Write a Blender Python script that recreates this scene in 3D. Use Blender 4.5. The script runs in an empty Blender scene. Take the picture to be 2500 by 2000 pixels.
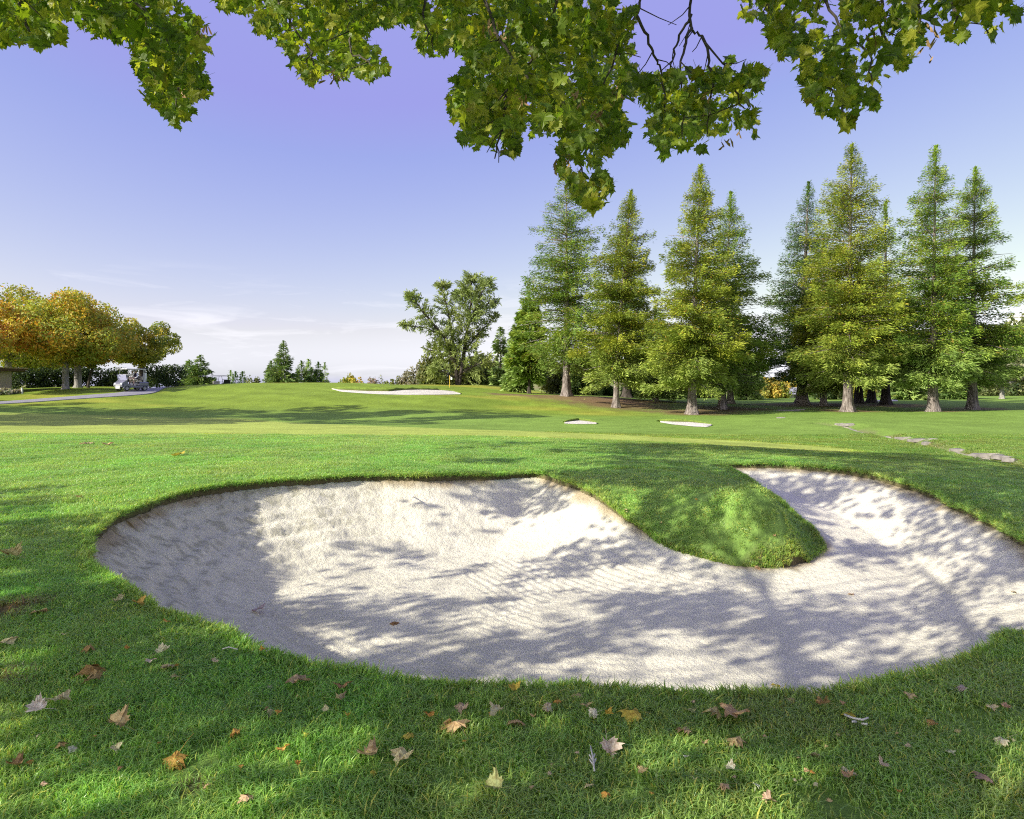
import bpy, bmesh, math, random
import numpy as np
from mathutils import Vector, Matrix, Euler

rng = np.random.default_rng(7)
random.seed(7)
R = math.radians
SC = bpy.context.scene

# ------------------------------------------------------------------ camera, sky, sun, exposure
CAMZ = 1.6
FPX = 1600.0            # focal length in pixels of the 2500 px wide photograph
HOR = 945.0             # horizon row
cam_d = bpy.data.cameras.new('camera')
cam = bpy.data.objects.new('camera', cam_d)
SC.collection.objects.link(cam)
cam.location = (0, 0, CAMZ)
cam.rotation_euler = (R(90), 0, 0)
cam_d.sensor_width = 36.0
cam_d.lens = 36.0 * FPX / 2500.0
cam_d.shift_y = -(1000.0 - HOR) / 2500.0
cam_d.clip_start = 0.05
cam_d.clip_end = 5000
SC.camera = cam

SUN_EL = R(29)
SUN_H = Vector((-0.86, -0.51)).normalized()      # horizontal direction towards the sun
SUN_DIR = Vector((SUN_H.x * math.cos(SUN_EL), SUN_H.y * math.cos(SUN_EL), math.sin(SUN_EL)))
sun_d = bpy.data.lights.new('sun', 'SUN')
sun_d.energy = 4.4
sun_d.angle = R(0.53)
sun_d.color = (1.0, 0.95, 0.84)
sun = bpy.data.objects.new('sun', sun_d)
SC.collection.objects.link(sun)
sun.rotation_euler = SUN_DIR.to_track_quat('Z', 'Y').to_euler()

world = bpy.data.worlds.new('World')
SC.world = world
world.use_nodes = True
wn = world.node_tree.nodes
wl = world.node_tree.links
wn.clear()
w_out = wn.new('ShaderNodeOutputWorld')
w_bg = wn.new('ShaderNodeBackground')
w_bg.inputs['Strength'].default_value = 0.15
w_sky = wn.new('ShaderNodeTexSky')
w_sky.sky_type = 'NISHITA'
w_sky.sun_disc = False
w_sky.sun_elevation = SUN_EL
w_sky.sun_rotation = math.atan2(SUN_H.x, SUN_H.y)
w_sky.altitude = 100
w_sky.air_density = 1.0
w_sky.dust_density = 1.2
w_sky.ozone_density = 1.0
# colour grade of the sky: each channel scaled and compressed, as the photograph was processed; the blue stays
# level from about 15 degrees up to the zenith
def w_math(op, x, y):
    q = wn.new('ShaderNodeMath'); q.operation = op
    for i, k in enumerate((x, y)):
        if isinstance(k, bpy.types.NodeSocket): wl.new(k, q.inputs[i])
        else: q.inputs[i].default_value = k
    return q.outputs[0]
w_sp = wn.new('ShaderNodeSeparateColor'); wl.new(w_sky.outputs['Color'], w_sp.inputs[0])
w_tint = wn.new('ShaderNodeCombineColor')
w_ch = []
for k, (gain, pw, low) in enumerate(((0.84, 0.95, 0.205), (0.685, 0.98, 0.213), (0.555, 0.20, 0.485))):
    w_ch.append(w_math('MAXIMUM', w_math('MULTIPLY', w_math('POWER', w_math('MULTIPLY', w_sp.outputs[k], 0.15), pw), gain), low))
w_ch[1] = w_math('MAXIMUM', w_ch[1], w_math('MULTIPLY', w_ch[0], 1.005))
w_ch[2] = w_math('MAXIMUM', w_ch[2], w_math('MULTIPLY', w_ch[0], 1.08))
for k in range(3): wl.new(w_math('MULTIPLY', w_ch[k], 1 / 0.15), w_tint.inputs[k])
# thin cirrus low over the horizon
w_tc = wn.new('ShaderNodeTexCoord')
w_sep = wn.new('ShaderNodeSeparateXYZ')
wl.new(w_tc.outputs['Generated'], w_sep.inputs[0])
w_map = wn.new('ShaderNodeMapping'); w_map.inputs['Scale'].default_value = (3.2, 3.2, 21.0)
w_map.inputs['Rotation'].default_value = (0.0, R(3), 0.0)
wl.new(w_tc.outputs['Generated'], w_map.inputs['Vector'])
w_noi = wn.new('ShaderNodeTexNoise')
w_noi.inputs['Scale'].default_value = 2.1; w_noi.inputs['Detail'].default_value = 7
w_noi.inputs['Roughness'].default_value = 0.58; w_noi.inputs['Distortion'].default_value = 0.7
wl.new(w_map.outputs[0], w_noi.inputs['Vector'])
w_cr = wn.new('ShaderNodeValToRGB')
w_cr.color_ramp.elements[0].position = 0.53; w_cr.color_ramp.elements[0].color = (0, 0, 0, 1)
w_cr.color_ramp.elements[1].position = 0.72; w_cr.color_ramp.elements[1].color = (1, 1, 1, 1)
wl.new(w_noi.outputs['Fac'], w_cr.inputs[0])
w_band = wn.new('ShaderNodeValToRGB')
be = w_band.color_ramp.elements
be[0].position = 0.0; be[0].color = (0.55, 0.55, 0.55, 1)
be[1].position = 0.06; be[1].color = (1, 1, 1, 1)
e = be.new(0.11); e.color = (0.8, 0.8, 0.8, 1)
e = be.new(0.17); e.color = (0, 0, 0, 1)
wl.new(w_sep.outputs['Z'], w_band.inputs[0])
w_mul = wn.new('ShaderNodeMath'); w_mul.operation = 'MULTIPLY'
wl.new(w_cr.outputs[0], w_mul.inputs[0]); wl.new(w_band.outputs[0], w_mul.inputs[1])
w_mul2 = wn.new('ShaderNodeMath'); w_mul2.operation = 'MULTIPLY'; w_mul2.inputs[1].default_value = 0.5
wl.new(w_mul.outputs[0], w_mul2.inputs[0])
w_cl = wn.new('ShaderNodeMix'); w_cl.data_type = 'RGBA'
w_cl.inputs['B'].default_value = (4.5, 4.45, 4.7, 1)
wl.new(w_mul2.outputs[0], w_cl.inputs['Factor'])
wl.new(w_tint.outputs[0], w_cl.inputs['A'])
wl.new(w_cl.outputs['Result'], w_bg.inputs['Color'])
wl.new(w_bg.outputs[0], w_out.inputs[0])

SC.view_settings.view_transform = 'Standard'
SC.view_settings.look = 'None'
SC.view_settings.gamma = 1.0
SC.view_settings.use_curve_mapping = False
SC.view_settings.exposure = 0.78
SC.cycles.max_bounces = 8
SC.cycles.diffuse_bounces = 5
SC.cycles.transmission_bounces = 4
SC.cycles.transparent_max_bounces = 4
SC.cycles.use_denoising = False
SC.cycles.filter_width = 1.1
SC.cycles.sample_clamp_indirect = 4.0
SC.cycles.caustics_reflective = False
SC.cycles.caustics_refractive = False

# ------------------------------------------------------------------ helpers
COL = SC.collection

class MB:
    """Collects vertices and faces (numpy) and links them as ONE mesh object."""
    def __init__(self):
        self.v, self.f, self.c, self.m, self.n = [], [], [], [], 0
    def add(self, v, f, col=None, mat=0):
        v = np.asarray(v, dtype=np.float32).reshape(-1, 3)
        if col is None: col = (0.5, 0.5, 0.5)
        col = np.asarray(col, dtype=np.float32)
        if col.ndim == 1: col = np.tile(col[:3], (len(v), 1))
        groups = f if isinstance(f, list) and len(f) and isinstance(f[0], np.ndarray) and f[0].ndim == 2 else None
        if groups is None:
            if isinstance(f, np.ndarray): groups = [f]
            else:
                by = {}
                for q in f: by.setdefault(len(q), []).append(q)
                groups = [np.array(x) for x in by.values()]
        for g in groups:
            self.f.append(g.astype(np.int32) + self.n)
            self.m.append(np.full(len(g), mat, dtype=np.int32))
        self.v.append(v); self.c.append(col); self.n += len(v)
    def mesh(self, name, mats, smooth=False):
        me = bpy.data.meshes.new(name)
        V = np.concatenate(self.v); C = np.concatenate(self.c)
        tot = np.concatenate([np.full(len(g), g.shape[1], dtype=np.int32) for g in self.f])
        idx = np.concatenate([g.ravel() for g in self.f])
        st = np.concatenate([[0], np.cumsum(tot)[:-1]]).astype(np.int32)
        me.vertices.add(len(V)); me.vertices.foreach_set('co', V.ravel())
        me.loops.add(len(idx)); me.loops.foreach_set('vertex_index', idx)
        me.polygons.add(len(tot)); me.polygons.foreach_set('loop_start', st)
        me.polygons.foreach_set('material_index', np.concatenate(self.m))
        me.polygons.foreach_set('use_smooth', np.full(len(tot), bool(smooth)))
        me.update(calc_edges=True)
        a = me.attributes.new('Col', 'FLOAT_COLOR', 'POINT')
        a.data.foreach_set('color', np.concatenate([C, np.ones((len(C), 1), np.float32)], 1).ravel())
        for m in (mats if isinstance(mats, (list, tuple)) else [mats]): me.materials.append(m)
        return me
    def build(self, name, mats, parent=None, smooth=False, loc=None):
        return place(name, self.mesh(name, mats, smooth), parent, loc)

def place(name, data, parent=None, loc=None):
    o = bpy.data.objects.new(name, data)
    COL.objects.link(o)
    if parent is not None: o.parent = parent
    if loc is not None: o.location = loc
    return o

def tag(o, label=None, cat=None, group=None, kind=None):
    if label: o['label'] = label
    if cat: o['category'] = cat
    if group: o['group'] = group
    if kind: o['kind'] = kind
    return o

def thing(name, label, cat, loc=(0, 0, 0), rz=0.0, group=None):
    o = place(name, None, None, loc)
    o.rotation_euler = (0, 0, rz)
    o.empty_display_size = 0.2
    return tag(o, label, cat, group)

def box(mb, x0, x1, y0, y1, z0, z1, col=None, mat=0, M=None, bev=0.0):
    b = bev
    if b <= 0:
        v = np.array([(x, y, z) for z in (z0, z1) for y in (y0, y1) for x in (x0, x1)], float)
        f = [(0, 2, 3, 1), (4, 5, 7, 6), (0, 1, 5, 4), (2, 6, 7, 3), (0, 4, 6, 2), (1, 3, 7, 5)]
    else:
        bm = bmesh.new()
        bmesh.ops.create_cube(bm, size=1)
        for q in bm.verts:
            q.co = Vector(((x0 + x1) / 2 + q.co.x * (x1 - x0), (y0 + y1) / 2 + q.co.y * (y1 - y0), (z0 + z1) / 2 + q.co.z * (z1 - z0)))
        bmesh.ops.bevel(bm, geom=bm.edges[:], offset=b, segments=2, affect='EDGES', profile=0.5)
        bm.verts.index_update()
        v = np.array([q.co[:] for q in bm.verts]); f = [tuple(w.index for w in q.verts) for q in bm.faces]
        bm.free()
    if M is not None: v = v @ np.array(M.to_3x3()).T + np.array(M.translation)
    mb.add(v, f, col, mat)

def prism(mb, prof, axis, a0, a1, col=None, mat=0):
    """profile (list of 2d points) swept along axis 'x' (profile = y,z) or 'y' (profile = x,z)."""
    n = len(prof)
    v = []
    for a in (a0, a1):
        for p in prof:
            v.append((a, p[0], p[1]) if axis == 'x' else (p[0], a, p[1]))
    f = [tuple(range(n)), tuple(range(2 * n - 1, n - 1, -1))] + [(i, (i + 1) % n, n + (i + 1) % n, n + i) for i in range(n)]
    mb.add(v, f, col, mat)

def tube(mb, pts, rad, sides=6, col=None, mat=0, cap=True):
    P = np.asarray(pts, float); n = len(P)
    rad = np.full(n, rad) if np.isscalar(rad) else np.asarray(rad, float)
    T = np.gradient(P, axis=0); T /= np.linalg.norm(T, axis=1)[:, None] + 1e-9
    ref = np.array([0, 0, 1.0]) if abs(T[0, 2]) < 0.8 else np.array([1.0, 0, 0])
    vs = []
    for i in range(n):
        u = np.cross(T[i], ref); u /= np.linalg.norm(u) + 1e-9
        w = np.cross(u, T[i]); ref = w
        a = np.arange(sides) * 2 * math.pi / sides
        vs.append(P[i] + rad[i] * (np.cos(a)[:, None] * u + np.sin(a)[:, None] * w))
    V = np.concatenate(vs)
    f = [(i * sides + j, i * sides + (j + 1) % sides, (i + 1) * sides + (j + 1) % sides, (i + 1) * sides + j) for i in range(n - 1) for j in range(sides)]
    if cap: f += [tuple(range(sides))[::-1], tuple((n - 1) * sides + j for j in range(sides))]
    mb.add(V, f, col, mat)

def hash2(ix, iy, s):
    h = (ix.astype(np.int64) * 374761393 + iy.astype(np.int64) * 668265263 + s * 1442695041) & 0xffffffff
    h = ((h ^ (h >> 13)) * 1274126177) & 0xffffffff
    h = h ^ (h >> 16)
    return (h & 0xffff) / 65535.0

def vnoise(x, y, s=0):
    x = np.asarray(x, float); y = np.asarray(y, float)
    ix = np.floor(x); iy = np.floor(y); fx = x - ix; fy = y - iy
    fx = fx * fx * (3 - 2 * fx); fy = fy * fy * (3 - 2 * fy)
    a = hash2(ix, iy, s); b = hash2(ix + 1, iy, s); c = hash2(ix, iy + 1, s); d = hash2(ix + 1, iy + 1, s)
    return (a * (1 - fx) + b * fx) * (1 - fy) + (c * (1 - fx) + d * fx) * fy

def fbm(x, y, s=0, o=4):
    t = 0; a = 0.5; n = 0
    for k in range(o):
        t = t + a * vnoise(x * 2 ** k, y * 2 ** k, s + k * 17); n += a; a *= 0.5
    return t / n

def sstep(a, b, x):
    t = np.clip((x - a) / (b - a), 0, 1)
    return t * t * (3 - 2 * t)

# ------------------------------------------------------------------ material helpers
def new_mat(name):
    m = bpy.data.materials.new(name)
    m.use_nodes = True
    nt = m.node_tree
    nt.nodes.clear()
    out = nt.nodes.new('ShaderNodeOutputMaterial')
    return m, nt, nt.nodes, nt.links, out

def nd(nodes, t, **kw):
    n = nodes.new(t)
    for k, v in kw.items():
        if k in n.inputs.keys(): n.inputs[k].default_value = v
        else: setattr(n, k, v)
    return n

def mixc(nodes, links, a, b, fac, blend='MIX'):
    n = nodes.new('ShaderNodeMix'); n.data_type = 'RGBA'; n.blend_type = blend
    for k, x in (('A', a), ('B', b), ('Factor', fac)):
        if hasattr(x, 'is_linked') or isinstance(x, bpy.types.NodeSocket): links.new(x, n.inputs[k])
        elif k == 'Factor': n.inputs[k].default_value = x
        else: n.inputs[k].default_value = (*x[:3], 1)
    return n.outputs['Result']

def ramp(nodes, links, src, stops):
    n = nodes.new('ShaderNodeValToRGB')
    el = n.color_ramp.elements
    while len(el) < len(stops): el.new(0.5)
    for e_, (p, c) in zip(el, stops):
        e_.position = p
        e_.color = (*c, 1) if not np.isscalar(c) else (c, c, c, 1)
    links.new(src, n.inputs[0])
    return n.outputs[0]

def simple_mat(name, col, rough=0.6, metal=0.0, noise=0.12, nscale=12.0, spec=0.4, bump=0.0):
    m, nt, N, L, out = new_mat(name)
    tc = N.new('ShaderNodeTexCoord')
    nz = nd(N, 'ShaderNodeTexNoise', Scale=nscale, Detail=5.0)
    L.new(tc.outputs['Object'], nz.inputs['Vector'])
    c = ramp(N, L, nz.outputs['Fac'], [(0.3, tuple(x * (1 - noise) for x in col)), (0.7, tuple(min(1, x * (1 + noise)) for x in col))])
    p = nd(N, 'ShaderNodeBsdfPrincipled', Roughness=rough, Metallic=metal)
    p.inputs['Specular IOR Level'].default_value = spec
    L.new(c, p.inputs['Base Color'])
    if bump:
        b = nd(N, 'ShaderNodeBump', Strength=bump, Distance=0.02)
        L.new(nz.outputs['Fac'], b.inputs['Height']); L.new(b.outputs[0], p.inputs['Normal'])
    L.new(p.outputs[0], out.inputs[0])
    return m

def foliage_mat(name, trans=0.35, rough=0.55, spec=0.25, vary=0.25, tint=(1.25, 1.3, 0.6)):
    """leaf cards: vertex colour with object noise; part of the light passes through the leaf."""
    m, nt, N, L, out = new_mat(name)
    at = nd(N, 'ShaderNodeAttribute', attribute_name='Col')
    geo = N.new('ShaderNodeNewGeometry')
    nz = nd(N, 'ShaderNodeTexNoise', Scale=1.3, Detail=3.0)
    L.new(geo.outputs['Position'], nz.inputs['Vector'])
    v = ramp(N, L, nz.outputs['Fac'], [(0.3, 1 - vary), (0.7, 1 + vary)])
    c = mixc(N, L, at.outputs['Color'], v, 1.0, 'MULTIPLY')
    p = nd(N, 'ShaderNodeBsdfPrincipled', Roughness=rough)
    p.inputs['Specular IOR Level'].default_value = spec
    L.new(c, p.inputs['Base Color'])
    t = N.new('ShaderNodeBsdfTranslucent')
    c2 = mixc(N, L, c, tint, 1.0, 'MULTIPLY')
    L.new(c2, t.inputs['Color'])
    mx = nd(N, 'ShaderNodeMixShader', Fac=trans)
    L.new(p.outputs[0], mx.inputs[1]); L.new(t.outputs[0], mx.inputs[2])
    L.new(mx.outputs[0], out.inputs[0])
    return m

# ------------------------------------------------------------------ terrain
def P(px, py, d):
    """point seen at photo pixel (px,py) at distance d along the view axis."""
    return ((px - 1250) / FPX * d, d, CAMZ - (py - HOR) / FPX * d)

S = 2500 / 2156.0        # the photo was measured on a 2156 px wide copy

ctrl = []
def cz(px, py, d): ctrl.append(P(px, py, d))
# near rough around the bunker (flat), its crest and the swale behind it
for x in (-14, -8, -4, -2, 0, 2, 4, 8, 14):
    for y in (-3, 1.0, 2.4, 3.4): ctrl.append((x, y, 0.0))
for x, y, z in ((-6, 6, .02), (-9, 6, .02), (-8, 10, .08), (-5, 10, .12), (-3, 12, .12), (-10, 14, .1), (0, 13, .05), (3, 14.2, .03), (6, 13, -.03), (7.5, 10, -.08), (7.6, 6, -.05), (10, 10, -.15), (12, 6, -.1), (10, 14, -.1), (-16, 12, .1), (-20, 16, .1)): ctrl.append((x, y, z))
for px, py, d in ((0, 1053, 23), (600, 1058, 22), (1250, 1066, 20), (1750, 1092, 17), (2200, 1125, 15), (2560, 1165, 13.5)): cz(px, py, d)
for px, py, d in ((0, 1035, 29), (600, 1040, 28), (1250, 1052, 26), (1750, 1072, 22.5), (0, 1012, 38), (600, 1020, 37), (1250, 1044, 31), (1700, 1060, 26)): cz(px, py, d)
# path and lawn on the left
for px, py, d in ((0, 985, 46), (100, 978, 48), (200, 970, 50), (310, 962, 52), (400, 950, 63), (170, 948, 58), (60, 960, 55), (-60, 968, 53), (0, 996, 43), (250, 990, 45), (430, 965, 54), (-300, 985, 48), (-400, 960, 60), (20, 945, 75), (300, 944, 75)): cz(px, py, d)
# mound with the second bunker and the hidden green
for px, py, d in ((470, 940, 61), (600, 936, 62), (750, 936, 62), (900, 939, 63), (1100, 949, 64), (1200, 956, 62), (1300, 963, 60),
                  (600, 970, 50), (900, 972, 50), (1100, 975, 50), (750, 1000, 44), (450, 985, 48), (1000, 1003, 43), (1250, 1000, 47),
                  (400, 1024, 37), (800, 1030, 36), (1200, 1032, 36)): cz(px, py, d)
for x, y, z in ((-33, 78, .9), (-24, 80, 1.2), (-10, 80, 1.9), (-2, 80, 1.7), (-38, 110, -1.5), (-15, 115, -1.5), (-60, 110, -1), (-10, 150, -3), (-60, 160, -4), (-120, 160, -4)): ctrl.append((x, y, z))
# redwood ground and the right hand fairway
for px, py, d in ((1383, 966, 56), (1504, 993, 50), (1690, 1011, 46), (1763, 997, 52), (1957, 987, 58), (2070, 1003, 48), (2160, 986, 58), (2277, 1004, 47), (2373, 999, 50), (2450, 972, 84),
                  (1400, 1032, 35), (1650, 1040, 34), (1900, 1020, 38), (1830, 984, 62), (2100, 975, 72), (2250, 976, 84), (2480, 972, 90), (2500, 1002, 46), (2420, 1035, 33), (2300, 1030, 34), (2700, 1010, 44),
                  (1930, 974, 92), (2300, 966, 110), (2480, 962, 115), (1500, 968, 70), (1650, 975, 72), (1300, 960, 75), (2060, 1036, 31), (2250, 1080, 21.5), (2400, 1108, 18.2), (2480, 1128, 16.8), (2450, 1080, 21), (2300, 1058, 26)): cz(px, py, d)
for x, y, z in ((20, 150, 0), (90, 140, .5), (150, 160, 1), (60, 200, 1), (-60, -40, 0), (60, -40, 0), (0, -40, 0), (-60, 20, .3), (60, 20, -.2), (-30, 5, .1), (30, 5, -.3)): ctrl.append((x, y, z))
ctrl = np.array(ctrl)

class RBF:
    def __init__(self, p, c, plane=True):
        self.x = p[:, :2]; self.c = c
        n = len(p)
        K = self.k(self.x)
        A = np.zeros((n + 1, n + 1)); A[:n, :n] = K + np.eye(n) * -0.02 * 0; A[:n, n] = 1; A[n, :n] = 1
        self.w = np.linalg.lstsq(A, np.append(p[:, 2], 0), rcond=1e-9)[0]
    def k(self, q):
        d2 = ((q[:, None, :] - self.x[None]) ** 2).sum(-1)
        return -np.sqrt(d2 + self.c ** 2)
    def __call__(self, x, y):
        sh = np.shape(x)
        q = np.stack([np.ravel(x), np.ravel(y)], 1)
        out = np.empty(len(q))
        for i in range(0, len(q), 20000):
            out[i:i + 20000] = self.k(q[i:i + 20000]) @ self.w[:-1] + self.w[-1]
        return out.reshape(sh)

_base = RBF(ctrl, 1.6)
def base(x, y):
    x = np.asarray(x, float); y = np.asarray(y, float)
    xc = np.clip(x, -140, 150); yc = np.clip(y, -40, 165)
    z = _base(xc, yc)
    # far hills
    def hill(cx, cy, sx, sy, h): return h * np.exp(-((x - cx) / sx) ** 2 - ((y - cy) / sy) ** 2)
    z = z + hill(0, 300, 30, 55, 13) + hill(225, 245, 50, 70, 32) + hill(350, 330, 100, 90, 45) + hill(60, 420, 90, 70, 14)
    z = z + hill(-420, 500, 200, 120, 8)
    return z

# bunker outline on the photo (2156 px copy): px, py, rim height, width of the sand face, lip height
OUT = [(180,1150,.05,1.7,.10),(205,1105,.08,1.8,.09),(280,1070,.10,1.9,.09),(370,1040,.12,2.0,.09),(480,1020,.13,2.0,.09),(600,1010,.12,2.0,.09),(750,1001,.10,2.0,.09),(900,999,.06,1.9,.10),
       (1050,998,.0,1.8,.10),(1130,993,0.0,1.8,.09),(1190,1010,-.03,1.8,.09),(1240,1032,-.1,1.7,.07),(1300,1075,-.33,1.5,.04),(1340,1105,-.48,1.4,.03),(1400,1142,-.63,1.2,.02),(1480,1172,-.74,1.0,.02),
       (1560,1188,-.79,1.,.02),(1640,1192,-.80,1.,.02),(1700,1182,-.80,1.,.02),(1728,1152,-.74,1.,.02),(1715,1120,-.62,1.2,.02),(1680,1085,-.48,1.6,.02),(1630,1045,-.3,2.2,.02),(1580,1012,-.15,2.6,.03),
       (1540,990,-.07,2.8,.05),(1518,978,-.03,3.,.07),(1600,974,0,3.2,.10),(1700,979,0,3.2,.10),(1800,989,0,3.0,.10),(1900,1015,-.05,2.8,.09),(1980,1045,-.1,2.6,.09),(2060,1080,-.13,2.4,.09),(2156,1130,-.16,2.2,.09),
       (2260,1190,-.16,2.0,.09),(2330,1262,-.12,1.8,.09),(2270,1312,-.06,1.5,.09),(2156,1345,-.03,1.3,.08),(2100,1372,-.02,1.2,.08),(2000,1412,0,1.1,.08),(1900,1436,0,1.1,.08),(1750,1456,0,1.1,.08),(1600,1465,0,1.1,.08),
       (1400,1463,0,1.1,.08),(1200,1456,0,1.1,.08),(1000,1446,0,1.2,.08),(850,1436,0,1.3,.08),(750,1416,0,1.4,.08),(650,1396,0,1.4,.08),(550,1374,.0,1.4,.08),(450,1330,.01,1.5,.08),(350,1290,.02,1.6,.08),(280,1252,.03,1.6,.09),(220,1215,.04,1.6,.09),(188,1185,.05,1.7,.10)]
FLOOR = -0.92
def from_pix(px, py, z):
    d = (CAMZ - z) * FPX / (py - HOR)
    return ((px - 1250) / FPX * d, d)
O3 = np.array([(*from_pix(a * S, b * S, z), z, w, l) for a, b, z, w, l in OUT])
# smooth closed curve through the outline
def catmull(Q, k=8):
    n = len(Q); out = []
    for i in range(n):
        p0, p1, p2, p3 = Q[i - 1], Q[i], Q[(i + 1) % n], Q[(i + 2) % n]
        for j in range(k):
            t = j / k
            out.append(0.5 * (2 * p1 + (p2 - p0) * t + (2 * p0 - 5 * p1 + 4 * p2 - p3) * t * t + (3 * p1 - p0 - 3 * p2 + p3) * t ** 3))
    return np.array(out)
OC = catmull(O3, 8)
# the turf edge is never a clean curve
_nrm = np.roll(OC[:, :2], -1, 0) - np.roll(OC[:, :2], 1, 0)
_nrm = np.stack([_nrm[:, 1], -_nrm[:, 0]], 1); _nrm /= np.linalg.norm(_nrm, axis=1)[:, None]
_s = np.cumsum(np.r_[0, np.linalg.norm(np.diff(OC[:, :2], axis=0), axis=1)])
OC[:, :2] += _nrm * ((fbm(_s * 2.2, _s * 0, 5, 3) - .5) * 0.16)[:, None]

def seg_dist(x, y, poly, closed=True):
    """distance to a polyline and interpolation data: (dist, segment index, t)."""
    A = poly[:, :2]; B = np.roll(A, -1, 0) if closed else A[1:]
    if not closed: A = A[:-1]
    D = B - A; L2 = (D ** 2).sum(1) + 1e-12
    q = np.stack([np.ravel(x), np.ravel(y)], 1)
    n = len(q); dist = np.empty(n); seg = np.empty(n, int); tt = np.empty(n)
    for i in range(0, n, 8000):
        w = q[i:i + 8000, None, :] - A[None]
        t = np.clip((w * D).sum(-1) / L2, 0, 1)
        dd = ((w - t[..., None] * D) ** 2).sum(-1)
        k = dd.argmin(1); r = np.arange(len(k))
        dist[i:i + 8000] = np.sqrt(dd[r, k]); seg[i:i + 8000] = k; tt[i:i + 8000] = t[r, k]
    return dist, seg, tt

def inside(x, y, poly):
    x = np.ravel(x); y = np.ravel(y); c = np.zeros(len(x), bool)
    A = poly[:, :2]; B = np.roll(A, -1, 0)
    for (x1, y1), (x2, y2) in zip(A, B):
        if y1 == y2: continue
        c ^= ((y1 > y) != (y2 > y)) & (x < (x2 - x1) * (y - y1) / (y2 - y1) + x1)
    return c

BB = (OC[:, 0].min() - 3, OC[:, 0].max() + 3, OC[:, 1].min() - 3, OC[:, 1].max() + 3)

# grass surface near the bunker = base + local residual that makes the rim and the tongue
_res = [(x, y, z - float(base(x, y))) for x, y, z in O3[:, :3]]
for a, b, z in ((1330, 980, .09), (1400, 992, .08), (1450, 1015, .04), (1485, 1043, -.03), (1530, 1070, -.12), (1570, 1098, -.25), (1615, 1127, -.41), (1655, 1152, -.57)):
    x, y = from_pix(a * S, b * S, z); _res.append((x, y, z - float(base(x, y))))
_cx, _cy = O3[:, 0].mean(), O3[:, 1].mean()
for k in range(40):
    a = k * 2 * math.pi / 40
    dirv = np.array((math.cos(a), math.sin(a)))
    far = max(((O3[:, :2] - (_cx, _cy)) @ dirv).max(), 0) + 2.0
    _res.append((_cx + dirv[0] * far, _cy + dirv[1] * far, 0)); _res.append((_cx + dirv[0] * (far + 2), _cy + dirv[1] * (far + 2), 0))
_local = RBF(np.array(_res), 0.35)

DITCH = np.array([(P(a, b, 1)[0] * d, d) for a, b, d in ((2010, 1030, 32), (2060, 1037, 30.6), (2130, 1052, 27.2), (2210, 1072, 23.0), (2270, 1084, 21.0), (2340, 1098, 19.2), (2420, 1113, 17.6), (2480, 1128, 16.6), (2580, 1145, 15.6))])

def grass_z(x, y, detail=True):
    """turf height, the bunker hole ignored."""
    sh = np.shape(x); x = np.ravel(np.asarray(x, float)); y = np.ravel(np.asarray(y, float))
    z = base(x, y)
    m = (x > BB[0] - 3) & (x < BB[1] + 3) & (y > BB[2] - 3) & (y < BB[3] + 3)
    if m.any():
        xm, ym = x[m], y[m]
        ex = np.minimum(np.minimum(xm - BB[0] + 3, BB[1] + 3 - xm), np.minimum(ym - BB[2] + 3, BB[3] + 3 - ym))
        z[m] += _local(xm, ym) * sstep(0, 2.5, ex)
    m = (x > 9) & (x < 22) & (y > 13) & (y < 36)
    if m.any():
        d, sg, t = seg_dist(x[m], y[m], DITCH, False)
        z[m] -= 0.20 * (1 - sstep(0.15, 0.6, d)) * sstep(0.25, .75, fbm(x[m] * .6, y[m] * .6, 3, 2) + .25)
    if detail:
        nr = 1 - sstep(16, 26, y)
        z = z + nr * ((fbm(x * 1.7, y * 1.7, 11, 3) - .5) * 0.035)
        md = sstep(25, 40, y) * (1 - sstep(85, 120, y))
        z = z + md * (fbm(x * .12, y * .12, 31, 2) - .5) * 0.25
    return z.reshape(sh)

def sand_z(x, y):
    sh = np.shape(x); x = np.ravel(np.asarray(x, float)); y = np.ravel(np.asarray(y, float))
    d, sg, t = seg_dist(x, y, OC)
    # rim data smoothed by inverse distance so that the sand has no creases
    D = np.empty((len(x), 3))
    Q = OC[::3]
    for i in range(0, len(x), 8000):
        w = 1.0 / (((x[i:i + 8000, None] - Q[None, :, 0]) ** 2 + (y[i:i + 8000, None] - Q[None, :, 1]) ** 2) + 0.05) ** 1.6
        D[i:i + 8000] = (w @ Q[:, 2:5]) / w.sum(1)[:, None]
    rim, w_, lip = D.T
    flo = FLOOR + 0.10 * (fbm(x * .35, y * .35, 44, 2) - .5) + 0.05 * sstep(2, 6, x) + 0.06 * sstep(8, 12, y)
    flo = np.minimum(flo, rim - lip - 0.01)
    t = np.clip(d / w_, 0, 1)
    g = (1 - t) ** 1.35 * (1 - 0.55 * t * (1 - t))
    z = flo + (rim - lip - flo) * g
    face = np.clip(1 - np.abs(t - .45) / .55, 0, 1)
    # raked and trodden relief
    z += 0.022 * (fbm(x * 1.4, y * 1.4, 51, 3) - .5) + face * 0.05 * (fbm(x * 2.3 + 9, y * 2.3, 61, 3) - .5)
    z += 0.024 * (fbm(x * 9, y * 9, 71, 3) - .5)
    left = sstep(-.6, -2.2, x)
    z += left * face * 0.022 * np.sin(d * 24 + 4 * fbm(x * 1.5, y * 1.5, 81, 2))      # rolled furrows along the left face
    rake = sstep(.5, .62, fbm(x * .55 + 4, y * .55, 95, 2)) * sstep(.15, .6, d)
    z += rake * 0.007 * np.sin(d * 46 + 3 * fbm(x * .8, y * .8, 97, 2))      # rake lines
    clod = fbm(x * 17, y * 17, 91, 2)
    z += 0.022 * np.clip(clod - .62, 0, 1) * (1 + 2 * face)
    return z.reshape(sh), d.reshape(sh)

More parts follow.
